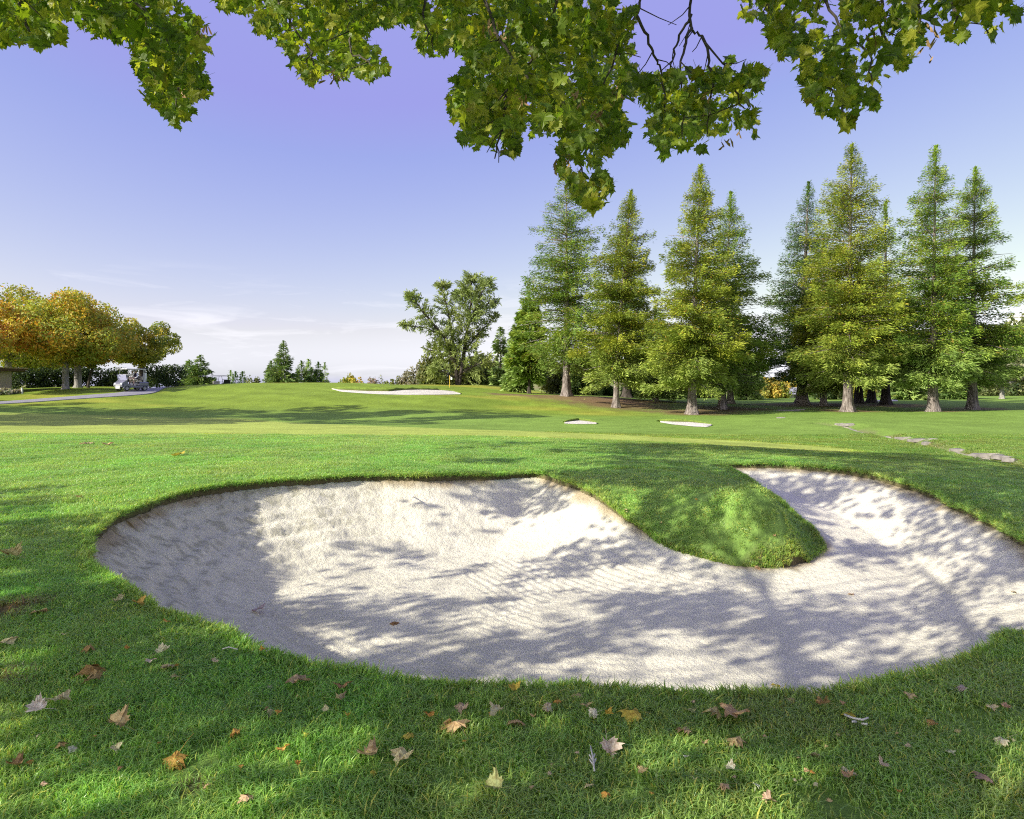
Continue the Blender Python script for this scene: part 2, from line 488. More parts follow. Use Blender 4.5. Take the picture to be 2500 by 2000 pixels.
def ground_z(x, y):
    """surface a thing stands on (sand inside the bunker)."""
    xa = np.atleast_1d(np.asarray(x, float)); ya = np.atleast_1d(np.asarray(y, float))
    z = grass_z(xa, ya)
    ins = inside(xa, ya, OC)
    if ins.any(): z[ins] = sand_z(xa[ins], ya[ins])[0]
    return z if np.ndim(x) else float(z[0])

def hit(px, py, dmin=1.6, dmax=200):
    """where the view ray of a photo pixel first meets the ground."""
    d = dmin * (dmax / dmin) ** np.linspace(0, 1, 900)
    x = (px - 1250) / FPX * d; zr = CAMZ - (py - HOR) / FPX * d
    g = ground_z(x, d)
    k = np.argmax(g >= zr)
    if g[k] < zr[k]: k = len(d) - 1
    if k > 0:
        a, b = zr[k - 1] - g[k - 1], zr[k] - g[k]
        t = a / (a - b + 1e-12); dd = d[k - 1] + (d[k] - d[k - 1]) * t
    else: dd = d[0]
    return ((px - 1250) / FPX * dd, dd, CAMZ - (py - HOR) / FPX * dd)

def axis(lo, hi, a, b, step, cap, mid_lo, mid_hi):
    v = list(np.arange(a, b + 1e-6, step))
    s = step; p = v[-1]
    while p < hi:
        s = min(s * 1.06, cap) if p < mid_hi else s * 1.13
        p += s; v.append(p)
    s = step; p = a; u = []
    while p > lo:
        s = min(s * 1.06, cap) if p > mid_lo else s * 1.13
        p -= s; u.append(p)
    return np.array(u[::-1] + v)

def grid_faces(nx, ny):
    i = np.arange(nx - 1)[None, :] + nx * np.arange(ny - 1)[:, None]
    i = i.ravel()
    return np.stack([i, i + 1, i + nx + 1, i + nx], 1)

gx = axis(-900, 900, -5.4, 7.2, 0.055, 0.6, -60, 62)
gy = axis(-60, 1600, 2.0, 14.6, 0.055, 0.6, -2, 96)
GX, GY = np.meshgrid(gx, gy)
GZ = grass_z(GX, GY)
INS = inside(GX, GY, OC).reshape(GX.shape)
_, DI = sand_z(GX[INS], GY[INS])
SZ = np.full(GX.shape, 0.0); SZ[INS], _ = sand_z(GX[INS], GY[INS])
GZ[INS] = SZ[INS] - 0.05 - 0.25 * sstep(0, .25, DI)

# -------- ground colours (what grows or lies there)
def poly_pix(pts, k=1):
    return np.array([hit(a, b)[:2] for a, b in pts])
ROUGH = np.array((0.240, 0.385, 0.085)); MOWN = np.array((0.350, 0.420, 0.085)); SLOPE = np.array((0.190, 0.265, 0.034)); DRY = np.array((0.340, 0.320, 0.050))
LITTER = np.array((0.205, 0.130, 0.075)); SOIL = np.array((0.150, 0.105, 0.065)); FARG = np.array((0.185, 0.285, 0.052)); WILD = np.array((0.20, 0.18, 0.085))

_near = [from_pix(a, b, .1) for a, b in ((-250, 1056), (0, 1056), (500, 1057), (900, 1060), (1250, 1067))] + [hit(a, b)[:2] for a, b in ((1500, 1076), (1800, 1092), (2050, 1106))]
_far = [hit(a, b)[:2] for a, b in ((2120, 1103), (2040, 1092), (1850, 1078), (1600, 1066), (1300, 1053), (1000, 1043), (700, 1031), (400, 1018), (100, 1010), (-250, 1006))]
FAIR = np.array(_near + _far)

def ground_col(x, y, ins=None):
    x = np.ravel(x); y = np.ravel(y); n = len(x)
    n1 = fbm(x * .25, y * .25, 101, 4); n2 = fbm(x * 1.3, y * 1.3, 111, 4); n3 = fbm(x * .06, y * .06, 121, 3)
    c = np.tile(ROUGH, (n, 1))
    def blend(col, w):
        nonlocal c
        c = c * (1 - w[:, None]) + np.asarray(col) * w[:, None]
    far = sstep(21, 25, y + (n1 - .5) * 2 + .28 * np.abs(np.minimum(x, 0)) * 0 - 0.0 * x) * (1 - sstep(2, 14, x) * 0)
    far = np.maximum(far, sstep(14.5, 18, y + (x - 3) * .35) * sstep(1, 5, x))
    blend(FARG, far)
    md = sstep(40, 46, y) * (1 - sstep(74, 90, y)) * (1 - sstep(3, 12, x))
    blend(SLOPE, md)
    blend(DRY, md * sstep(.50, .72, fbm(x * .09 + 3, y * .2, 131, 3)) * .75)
    dF, sg, tt = seg_dist(x, y, FAIR); inF = inside(x, y, FAIR)
    sF = np.where(inF, dF, -dF)
    blend(MOWN, sstep(-.15, .35, sF + (n2 - .5) * .2))
    # mowing bands
    band = 1 + 0.09 * np.sin(x * .9 + y * 1.6 + 2 * n3) * np.maximum(md, 0) + 0.06 * np.sin(y * 2.2) * sstep(-.1, .3, sF)
    c = c * band[:, None]
    # redwood litter
    for cx, cy, r in ((6.2, 56, 7.5), (8.6, 52, 6), (13.2, 47.5, 4.2), (17, 51, 4.5), (10, 58, 7), (26, 57, 7), (25, 49, 3.2), (33, 57, 5), (31, 48, 3.0), (36, 51, 3.5), (0.5, 58, 4)):
        dd = np.hypot(x - cx, (y - cy) * 1.15)
        blend(LITTER, (1 - sstep(r * .35, r, dd + (n2 - .5) * 3.2)) * .85)
    # bare scuffed spots in the near rough
    for a, b, r in ((22, 1485, .20), (470, 1915, .10), (20, 1650, .12)):
        q = hit(a, b)
        dd = np.hypot(x - q[0], y - q[1])
        blend(SOIL, (1 - sstep(r * .5, r, dd + (n2 - .5) * r * .8)) * .9)
    # ditch earth
    m = (x > 8) & (x < 24) & (y > 12) & (y < 37)
    if m.any():
        dd, _, _ = seg_dist(x[m], y[m], DITCH, False)
        w = np.zeros(n); w[m] = (1 - sstep(.2, .5, dd + (n2[m] - .5) * .5)) * sstep(.35, .6, fbm(x[m] * .8, y[m] * .8, 141, 2))
        blend((.24, .19, .12), w * .8)
    # wild ground beyond the course
    wild = sstep(95, 130, y) * (1 - .0)
    blend(WILD, wild * sstep(.3, .6, n1))
    c = c * (0.82 + 0.36 * n2)[:, None] * (0.9 + 0.2 * n1)[:, None]
    if ins is not None:
        c[np.ravel(ins)] = SOIL * 1.0
    return c

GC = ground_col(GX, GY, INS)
near_edge = (GX > BB[0]) & (GX < BB[1]) & (GY > BB[2]) & (GY < BB[3]) & ~INS
de, _, _ = seg_dist(GX[near_edge], GY[near_edge], OC)
w = 1 - sstep(0.01, 0.09, de)
GC = GC.reshape(GX.shape + (3,))
GC[near_edge] = GC[near_edge] * (1 - w[:, None] * .8) + SOIL * w[:, None] * .8

m_ground, nt, N, L, out = new_mat('ground_turf')
at = nd(N, 'ShaderNodeAttribute', attribute_name='Col')
geo = N.new('ShaderNodeNewGeometry')
mp = nd(N, 'ShaderNodeMapping', Scale=(1.0, 1.0, 1.0)); L.new(geo.outputs['Position'], mp.inputs[0])
n1 = nd(N, 'ShaderNodeTexNoise', Scale=9.0, Detail=8.0, Roughness=.7); L.new(mp.outputs[0], n1.inputs['Vector'])
n2 = nd(N, 'ShaderNodeTexNoise', Scale=.7, Detail=4.0); L.new(mp.outputs[0], n2.inputs['Vector'])
v1 = ramp(N, L, n1.outputs['Fac'], [(.3, .68), (.7, 1.32)])
v2 = ramp(N, L, n2.outputs['Fac'], [(.3, .88), (.7, 1.12)])
c = mixc(N, L, at.outputs['Color'], v1, 1.0, 'MULTIPLY'); c = mixc(N, L, c, v2, 1.0, 'MULTIPLY')
p = nd(N, 'ShaderNodeBsdfPrincipled', Roughness=.85); p.inputs['Specular IOR Level'].default_value = .06
L.new(c, p.inputs['Base Color'])
n3 = nd(N, 'ShaderNodeTexNoise', Scale=26.0, Detail=4.0); L.new(mp.outputs[0], n3.inputs['Vector'])
bp = nd(N, 'ShaderNodeBump', Strength=.5, Distance=.05); L.new(n3.outputs['Fac'], bp.inputs['Height']); L.new(bp.outputs[0], p.inputs['Normal'])
L.new(p.outputs[0], out.inputs[0])

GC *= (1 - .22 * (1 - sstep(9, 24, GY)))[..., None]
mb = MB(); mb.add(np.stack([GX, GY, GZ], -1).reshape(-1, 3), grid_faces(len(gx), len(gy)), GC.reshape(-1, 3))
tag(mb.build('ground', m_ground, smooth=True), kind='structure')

# -------- sand
def sand_material(name, col=(0.84, 0.79, 0.62)):
    m, nt, N, L, out = new_mat(name)
    geo = N.new('ShaderNodeNewGeometry')
    at = nd(N, 'ShaderNodeAttribute', attribute_name='Col')
    na = nd(N, 'ShaderNodeTexNoise', Scale=1.1, Detail=5.0); L.new(geo.outputs['Position'], na.inputs['Vector'])
    nb = nd(N, 'ShaderNodeTexNoise', Scale=55.0, Detail=4.0, Roughness=.75); L.new(geo.outputs['Position'], nb.inputs['Vector'])
    nc = nd(N, 'ShaderNodeTexNoise', Scale=17.0, Detail=5.0, Roughness=.65); L.new(geo.outputs['Position'], nc.inputs['Vector'])
    c1 = ramp(N, L, na.outputs['Fac'], [(.3, tuple(x * .86 for x in col)), (.7, tuple(x * 1.05 for x in col))])
    c2 = mixc(N, L, c1, ramp(N, L, nb.outputs['Fac'], [(.28, .60), (.37, 1.0), (.75, 1.03)]), 1.0, 'MULTIPLY')  # dark pits: shading of the sand dimples painted into the colour
    c2 = mixc(N, L, c2, at.outputs['Color'], 1.0, 'MULTIPLY')
    p = nd(N, 'ShaderNodeBsdfPrincipled', Roughness=.95); p.inputs['Specular IOR Level'].default_value = .1
    L.new(c2, p.inputs['Base Color'])
    b1 = nd(N, 'ShaderNodeBump', Strength=.8, Distance=.025); L.new(nb.outputs['Fac'], b1.inputs['Height'])
    b2 = nd(N, 'ShaderNodeBump', Strength=.7, Distance=.05); L.new(nc.outputs['Fac'], b2.inputs['Height'])
    L.new(b1.outputs[0], b2.inputs['Normal'])
    L.new(b2.outputs[0], p.inputs['Normal'])
    L.new(p.outputs[0], out.inputs[0])
    return m
m_sand = sand_material('bunker_sand')

sx = np.arange(OC[:, 0].min() - .05, OC[:, 0].max() + .05, 0.028); sy = np.arange(OC[:, 1].min() - .05, OC[:, 1].max() + .05, 0.028)
SX, SY = np.meshgrid(sx, sy)
zz, dd = sand_z(SX, SY)
ins = inside(SX, SY, OC).reshape(SX.shape)
keep = ins | (dd < 0.09)
zz = np.where(ins, zz, zz - 0.02)
F = grid_faces(len(sx), len(sy)); kf = keep.ravel()[F].all(1); F = F[kf]
# damp crusted earth close under the turf edge
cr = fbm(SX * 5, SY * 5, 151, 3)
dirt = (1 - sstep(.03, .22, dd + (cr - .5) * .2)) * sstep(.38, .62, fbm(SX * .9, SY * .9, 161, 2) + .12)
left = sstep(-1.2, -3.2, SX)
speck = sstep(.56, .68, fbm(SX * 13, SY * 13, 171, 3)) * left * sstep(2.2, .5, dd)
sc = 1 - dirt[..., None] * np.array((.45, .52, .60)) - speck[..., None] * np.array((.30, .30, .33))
used = np.unique(F); remap = np.full(SX.size, -1); remap[used] = np.arange(len(used))
mb = MB(); mb.add(np.stack([SX, SY, zz], -1).reshape(-1, 3)[used], remap[F], sc.reshape(-1, 3)[used])
tag(mb.build('bunker_sand', m_sand, smooth=True), kind='structure')
#@@PART2
# ------------------------------------------------------------------ turf blades (stuff)
m_blade, nt, N, L, out = new_mat('grass_blade')
gi = nd(N, 'ShaderNodeAttribute', attribute_name='gcol'); gi.attribute_type = 'INSTANCER'
at = nd(N, 'ShaderNodeAttribute', attribute_name='Col')
c = mixc(N, L, gi.outputs['Color'], at.outputs['Color'], 1.0, 'MULTIPLY')
p = nd(N, 'ShaderNodeBsdfPrincipled', Roughness=.38); p.inputs['Specular IOR Level'].default_value = .5
L.new(c, p.inputs['Base Color'])
t = N.new('ShaderNodeBsdfTranslucent'); L.new(mixc(N, L, c, (1.2, 1.28, .65), 1.0, 'MULTIPLY'), t.inputs['Color'])
mx = nd(N, 'ShaderNodeMixShader', Fac=.42); L.new(p.outputs[0], mx.inputs[1]); L.new(t.outputs[0], mx.inputs[2]); L.new(mx.outputs[0], out.inputs[0])

def tuft_mesh(name, n, rad, seed, hgt=(.018, .054), wid=.0038, lean=1.15):
    r = np.random.default_rng(seed)
    mb = MB()
    a = r.random(n) * 6.283; q = np.sqrt(r.random(n)) * rad
    bx, by = np.cos(a) * q, np.sin(a) * q
    h = hgt[0] + (hgt[1] - hgt[0]) * r.random(n) ** 1.1
    la = r.random(n) * 6.283; ln = lean * (.15 + r.random(n)) * h * 1.25
    dx, dy = np.cos(la), np.sin(la)
    ta = la + 1.57 + r.normal(0, .5, n); wx, wy = np.cos(ta), np.sin(ta)
    w = wid * (.6 + .7 * r.random(n))
    V = np.empty((n, 5, 3))
    for k, (s_, wf, zf, lf) in enumerate(((-1, .9, 0, 0), (1, .9, 0, 0), (-1, 1., .58, .33), (1, 1., .58, .33), (0, 0, 1, 1))):
        V[:, k, 0] = bx + dx * ln * lf + wx * w * s_ * wf * .5
        V[:, k, 1] = by + dy * ln * lf + wy * w * s_ * wf * .5
        V[:, k, 2] = h * zf * (1 - .25 * lf * lean) - .004 * (zf == 0)
    base_ = np.arange(n)[:, None] * 5
    f4 = base_ + np.array([0, 1, 3, 2]); f3 = base_ + np.array([2, 3, 4])
    tone = (.60 + .75 * r.random(n))[:, None] * np.array((1, 1, 1))
    yl = r.random(n); tone[yl > .90] *= (1.7, 1.15, 1.0); tone[yl < .15] *= (.75, .9, 1.0)
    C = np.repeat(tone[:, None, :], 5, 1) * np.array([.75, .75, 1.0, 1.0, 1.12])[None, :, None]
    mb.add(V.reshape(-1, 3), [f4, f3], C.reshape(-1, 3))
    return mb.mesh(name, m_blade)

kit = bpy.data.collections.new('turf_kit')       # not linked to the scene: only feeds the scatter
for i in range(5):
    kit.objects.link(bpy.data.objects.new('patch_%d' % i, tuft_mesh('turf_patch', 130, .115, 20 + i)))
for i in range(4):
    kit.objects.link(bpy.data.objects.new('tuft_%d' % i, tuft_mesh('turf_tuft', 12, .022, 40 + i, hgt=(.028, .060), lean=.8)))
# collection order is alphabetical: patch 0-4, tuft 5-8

def scatter(name, pts, rot, scl, idx, col, coll):
    me = bpy.data.meshes.new(name)
    me.vertices.add(len(pts)); me.vertices.foreach_set('co', np.asarray(pts, np.float32).ravel())
    a = me.attributes.new('rot', 'FLOAT_VECTOR', 'POINT'); a.data.foreach_set('vector', np.asarray(rot, np.float32).ravel())
    a = me.attributes.new('scl', 'FLOAT_VECTOR', 'POINT'); a.data.foreach_set('vector', np.asarray(scl, np.float32).ravel())
    a = me.attributes.new('idx', 'INT', 'POINT'); a.data.foreach_set('value', np.asarray(idx, np.int32))
    a = me.attributes.new('gcol', 'FLOAT_COLOR', 'POINT'); a.data.foreach_set('color', np.concatenate([col, np.ones((len(col), 1))], 1).astype(np.float32).ravel())
    o = place(name, me)
    g = bpy.data.node_groups.new(name + '_scatter', 'GeometryNodeTree')
    g.interface.new_socket('Geometry', in_out='INPUT', socket_type='NodeSocketGeometry')
    g.interface.new_socket('Geometry', in_out='OUTPUT', socket_type='NodeSocketGeometry')
    n = g.nodes; l = g.links
    gi = n.new('NodeGroupInput'); go = n.new('NodeGroupOutput')
    ci = n.new('GeometryNodeCollectionInfo'); ci.inputs['Collection'].default_value = coll
    ci.inputs['Separate Children'].default_value = True; ci.inputs['Reset Children'].default_value = True
    ip = n.new('GeometryNodeInstanceOnPoints'); ip.inputs['Pick Instance'].default_value = True
    def na(nm, ty):
        q = n.new('GeometryNodeInputNamedAttribute'); q.data_type = ty; q.inputs['Name'].default_value = nm
        return q.outputs['Attribute']
    er = n.new('FunctionNodeEulerToRotation'); l.new(na('rot', 'FLOAT_VECTOR'), er.inputs[0])
    l.new(gi.outputs[0], ip.inputs['Points']); l.new(ci.outputs[0], ip.inputs['Instance'])
    l.new(na('idx', 'INT'), ip.inputs['Instance Index']); l.new(er.outputs[0], ip.inputs['Rotation']); l.new(na('scl', 'FLOAT_VECTOR'), ip.inputs['Scale'])
    l.new(ip.outputs[0], go.inputs[0])
    md = o.modifiers.new('scatter', 'NODES'); md.node_group = g
    return o

def slope_rot(x, y, spin):
    """Euler angles that stand a tuft on the slope and spin it about its own axis."""
    e = .06
    zx = (grass_z(x + e, y, False) - grass_z(x - e, y, False)) / (2 * e); zy = (grass_z(x, y + e, False) - grass_z(x, y - e, False)) / (2 * e)
    out = np.empty((len(x), 3))
    # R = T * Rz(spin) : tilt about x and y, small angles, written as XYZ euler
    out[:, 0] = np.arctan(zy) * np.cos(spin) - np.arctan(zx) * np.sin(spin) * 1.0
    out[:, 1] = -np.arctan(zx) * np.cos(spin) - np.arctan(zy) * np.sin(spin)
    out[:, 2] = spin
    return out

def turf_points(n, y0, y1, pw, grow):
    """random points in the wedge in front of the camera; density falls with distance by the power pw."""
    u = rng.random(n)
    k = 2 - pw
    y = (y0 ** k + u * (y1 ** k - y0 ** k)) ** (1 / k)
    x = (rng.random(n) * 2 - 1) * (y * .80 + 3.0)
    return x, y

GP, GR, GS, GI, GCOL = [], [], [], [], []
def put(x, y, idx, sxy, sz, col, rot=None, sink=0.0):
    spin = rng.random(len(x)) * 6.283
    GP.append(np.stack([x, y, grass_z(x, y) - sink], 1)); GI.append(idx)
    GR.append(slope_rot(x, y, spin) if rot is None else rot)
    GS.append(np.stack([sxy, sxy, sz], 1)); GCOL.append(col)

FIELD = RBF  # (kept for readability: turf heights come from grass_z)
BARE = [(hit(22, 1485)[:2], .13), (hit(470, 1915)[:2], .07), (hit(20, 1650)[:2], .09)]
def turf_col(x, y):
    c = ground_col(x, y)
    m1 = fbm(x * .8, y * .8, 201, 3); m2 = fbm(x * 4, y * 4, 211, 2)
    hue = np.stack([.80 + .45 * m1, .88 + .24 * m2, .85 + .3 * m1], 1)
    return c * hue * (1.46, 1.40, 1.45)
for n, y0, y1, pw, base_s in ((8200, 1.75, 6.5, .35, 1.0), (17500, 6.0, 25.5, .9, 1.35)):
    x, y = turf_points(n, y0, y1, pw, 0)
    d, sg, t = seg_dist(x, y, OC)
    s_ = base_s * (.85 + .4 * rng.random(len(x))) * (1 + .02 * np.maximum(y - 6, 0))
    dF, _, _ = seg_dist(x, y, FAIR); inF = inside(x, y, FAIR)
    ok = ~inside(x, y, OC) & (d > .115 * s_) & ~(inF & (dF > .25))
    for (q, r) in BARE: ok &= np.hypot(x - q[0], y - q[1]) > r * (.7 + .6 * rng.random(len(x)))
    x, y, s_, dF = x[ok], y[ok], s_[ok], dF[ok]
    tall = .78 + .55 * fbm(x * .9, y * .9, 221, 3)
    put(x, y, rng.integers(0, 5, len(x)), s_, tall * (1.05 if base_s == 1 else 1.0) * (.9 + .25 * rng.random(len(x))), turf_col(x, y))
# single tufts: a fringe that closes the turf right up to the bunker edge, and the odd longer tuft
x, y = turf_points(105000, 2.6, 15.5, .9, 0)
d, sg, t = seg_dist(x, y, OC)
ok = ~inside(x, y, OC) & (d < .26)
x, y = x[ok], y[ok]
put(x, y, rng.integers(5, 9, len(x)), .9 + .5 * rng.random(len(x)), .75 + .45 * rng.random(len(x)), turf_col(x, y))
x, y = turf_points(12000, 1.8, 9, .6, 0)
d, sg, t = seg_dist(x, y, OC); ok = ~inside(x, y, OC) & (fbm(x * 1.2, y * 1.2, 231, 2) > .45)
x, y = x[ok], y[ok]
put(x, y, rng.integers(5, 9, len(x)), 1.1 + .6 * rng.random(len(x)), .9 + .6 * rng.random(len(x)), turf_col(x, y))
# the edge itself: tufts hanging over the lip
per = _s[-1]
ns = int(per / .0045)
u = np.sort(rng.random(ns)) * per
ex = np.interp(u, _s, OC[:, 0]); ey = np.interp(u, _s, OC[:, 1]); lipw = np.interp(u, _s, OC[:, 4])
nx_ = np.interp(u, _s, _nrm[:, 0]); ny_ = np.interp(u, _s, _nrm[:, 1])
tst = inside(ex + nx_ * .05, ey + ny_ * .05, OC)
sgn = np.where(tst, 1.0, -1.0); nx_ *= sgn; ny_ *= sgn               # normals now point into the bunker
off = rng.uniform(-.05, .035, ns)
x, y = ex + nx_ * off, ey + ny_ * off
lean = rng.uniform(.1, 1.7, ns) * np.clip(lipw / .09, .35, 1.15)
az = np.arctan2(ny_, nx_) + rng.normal(0, .35, ns)
# tilt the tuft axis towards the bunker: euler for a rotation of "lean" about the horizontal axis across az
rot = np.empty((ns, 3))
for i in range(ns):
    e_ = (Matrix.Rotation(az[i], 3, 'Z') @ Matrix.Rotation(lean[i], 3, 'Y') @ Matrix.Rotation(rng.random() * 6.28, 3, 'Z')).to_euler()
    rot[i] = e_
rag = .55 + 1.0 * fbm(u * 3.1, u * 0, 241, 3)
put(x, y, rng.integers(5, 9, ns), .9 + .5 * rng.random(ns), (.85 + .8 * rng.random(ns)) * rag, turf_col(x, y), rot, sink=.006)
gr = scatter('grass', np.concatenate(GP), np.concatenate(GR), np.concatenate(GS), np.concatenate(GI), np.concatenate(GCOL), kit)
gr.data.materials.append(m_blade)
tag(gr, kind='stuff')
print('turf instances', sum(len(a) for a in GP))
#@@PART3
# ------------------------------------------------------------------ the overhanging maple
m_leaf = foliage_mat('maple_leaf_green', trans=.52, rough=.45, spec=.35, vary=.22, tint=(1.25, 1.35, .45))
m_bark = simple_mat('maple_bark', (.085, .07, .055), rough=.9, noise=.4, nscale=9, bump=.6)
m_seed = simple_mat('maple_seed', (.30, .19, .085), rough=.7, noise=.25, nscale=20)

HALF = [(0.0, 0.0), (.12, -.04), (.31, -.09), (.27, .03), (.44, .07), (.33, .20), (.66, .44), (.50, .43), (.53, .60), (.36, .53), (.19, .44), (.29, .74), (.17, .72), (.10, .86), (0.0, 1.04)]
def leaf_geom(curl=.25, fold=.25, seed=0, petiole=.55, wave=.05):
    """maple leaf, unit length, lying in x,y with the tip along +y."""
    r = np.random.default_rng(seed)
    right = np.array(HALF); left = right[1:-1][::-1] * (-1, 1)
    o = np.concatenate([right, left])
    o = o * (1 + r.normal(0, .035, o.shape)); o[0] = (0, 0)
    o[:, 0] += .06 * r.normal() * o[:, 1] ** 2
    n = len(o)
    mid = np.array([(0, .30), (0, .62)])
    V = np.concatenate([o, mid])
    x, y = V[:, 0], V[:, 1]
    z = fold * np.abs(x) - curl * (y - .3) ** 2 - curl * .6 * x ** 2 + wave * np.sin(7 * x + 5 * y + r.random() * 6) * (np.abs(x) > .05)
    V = np.stack([x, y, z], 1)
    f = []
    tip = len(HALF) - 1
    for i in range(n):
        j = (i + 1) % n
        ym = (o[i, 1] + o[j, 1]) / 2
        f.append((i, j, n if ym < .47 else n + 1))
    # bridge where the fan changes centre
    for side in (0, 1):
        ys = [(i, (i + 1) % n) for i in range(n)]
    ii = [i for i in range(n) if ((o[i, 1] + o[(i + 1) % n, 1]) / 2 < .47) != ((o[i - 1, 1] + o[i, 1]) / 2 < .47)]
    for i in ii: f.append((i, n, n + 1))
    if petiole:
        k = len(V); w = .011
        pv = np.array([(-w, .02, -.004), (w, .02, -.004), (-w, -petiole * .5, .06), (w, -petiole * .5, .06), (-w, -petiole, .02), (w, -petiole, .02)])
        V = np.concatenate([V, pv])
        f += [(k, k + 2, k + 3, k + 1), (k + 2, k + 4, k + 5, k + 3)]
    return V, f

def leaf_cols(V, base_c, seed=0, edge=.0):
    r = np.random.default_rng(seed)
    c = np.tile(np.asarray(base_c, float), (len(V), 1))
    rad = np.hypot(V[:, 0], V[:, 1] - .4)
    c *= (1 + .18 * (r.random(len(V)) - .5))[:, None]
    if edge:
        e = sstep(.35, .62, rad + .25 * (r.random(len(V)) - .5)) * edge
        c = c * (1 - e[:, None]) + np.array((.22, .11, .035)) * e[:, None]
    return c

GREENS = [(.155, .225, .020), (.20, .26, .024), (.125, .195, .024), (.27, .30, .032), (.145, .21, .034), (.35, .355, .042)]

# canopy shade wanted on the ground (0 open sun .. 9 full shade); rows every 50 px from 930, columns every 98 px of the 2156 px copy
SHADE = ["0000000000356677777665", "0000000000667788899999", "4400000001457899788999", "5400000431456899787889", "6500015764444789456567", "6600002566655566322223", "5600001344444455222224", "7500002555455655322236", "7740013666766624332246", "8866547667755423322466", "8888777665544366667778", "5778876554445667777777", "2466665544455666665424", "0135554434455666653225", "0001222322244555442245", "0000012333435555544455"]
SHG = np.array([[int(q) for q in r_] for r_ in SHADE]) / 9.0
def shade_at(x, y, z):
    px = (1250 + FPX * x / y) / S; py = (HOR - FPX * (z - CAMZ) / y) / S
    u = np.clip(px / 98 - .5, 0, 20.999); v = np.clip((py - 930) / 50 - .5, 0, 14.999)
    iu = u.astype(int); iv = v.astype(int); fu = u - iu; fv = v - iv
    c = (SHG[iv, iu] * (1 - fu) + SHG[iv, iu + 1] * fu) * (1 - fv) + (SHG[iv + 1, iu] * (1 - fu) + SHG[iv + 1, iu + 1] * fu) * fv
    return np.where(py < 930, 0, c)

# visible foliage masses on the 2156 px copy
LEAFPOLY = [
    [(-40, -40), (-40, 90), (30, 84), (60, 82), (105, 98), (130, 65), (125, -40)],
    [(130, -40), (130, 22), (180, 62), (200, 82), (262, 78), (283, 108), (275, 135), (298, 165), (300, 200), (335, 232), (370, 262), (400, 228), (408, 205), (455, 196), (428, 160), (446, 110), (440, 62), (412, 38), (380, 8), (370, -40)],
    [(455, -40), (462, 12), (530, 32), (532, 62), (582, 82), (605, 118), (650, 176), (688, 152), (722, 178), (742, 148), (775, 165), (822, 148), (792, 100), (765, 75), (800, 48), (840, 50), (870, -40)],
    [(800, -40), (835, 40), (868, 54), (880, 108), (930, 118), (945, 92), (985, 118), (985, 140), (942, 180), (950, 248), (990, 268), (942, 292), (1002, 300), (998, 335), (1045, 357), (1095, 318), (1102, 268), (1162, 292), (1182, 330), (1178, 362), (1210, 405), (1238, 442), (1285, 425), (1286, 378), (1262, 335), (1292, 318), (1332, 292), (1318, 250), (1300, 215), (1330, 195), (1365, 215), (1372, 262), (1362, 292), (1402, 318), (1412, 346), (1442, 316), (1482, 308), (1502, 280), (1545, 268), (1588, 292), (1604, 232), (1600, 180), (1612, 150), (1580, 110), (1535, 118), (1500, 135), (1440, 140), (1395, 160), (1330, 140), (1345, 90), (1290, 40), (1300, -40)],
    [(1300, -40), (1290, 40), (1330, 60), (1345, 20), (1360, -40)],
    [(1540, -40), (1560, 22), (1602, 44), (1630, 110), (1692, 142), (1682, 192), (1728, 232), (1748, 232), (1790, 278), (1800, 236), (1862, 228), (1838, 190), (1830, 180), (1872, 152), (1880, 118), (1905, 150), (1908, 112), (1952, 102), (1936, 82), (1962, 52), (2010, 34), (2078, 40), (2082, 84), (2128, 48), (2156, 30), (2200, 30), (2200, -40)],
    [(1995, 38), (1995, 80), (2035, 80), (2030, 40)], [(1878, 115), (1885, 165), (1912, 158), (1906, 112)],
]
LEAFPOLY = [np.array(q, float) * S for q in LEAFPOLY]
def in_leafpoly(px, py):
    m = np.zeros(len(px), bool)
    for q in LEAFPOLY: m |= inside(px, py, q)
    return m

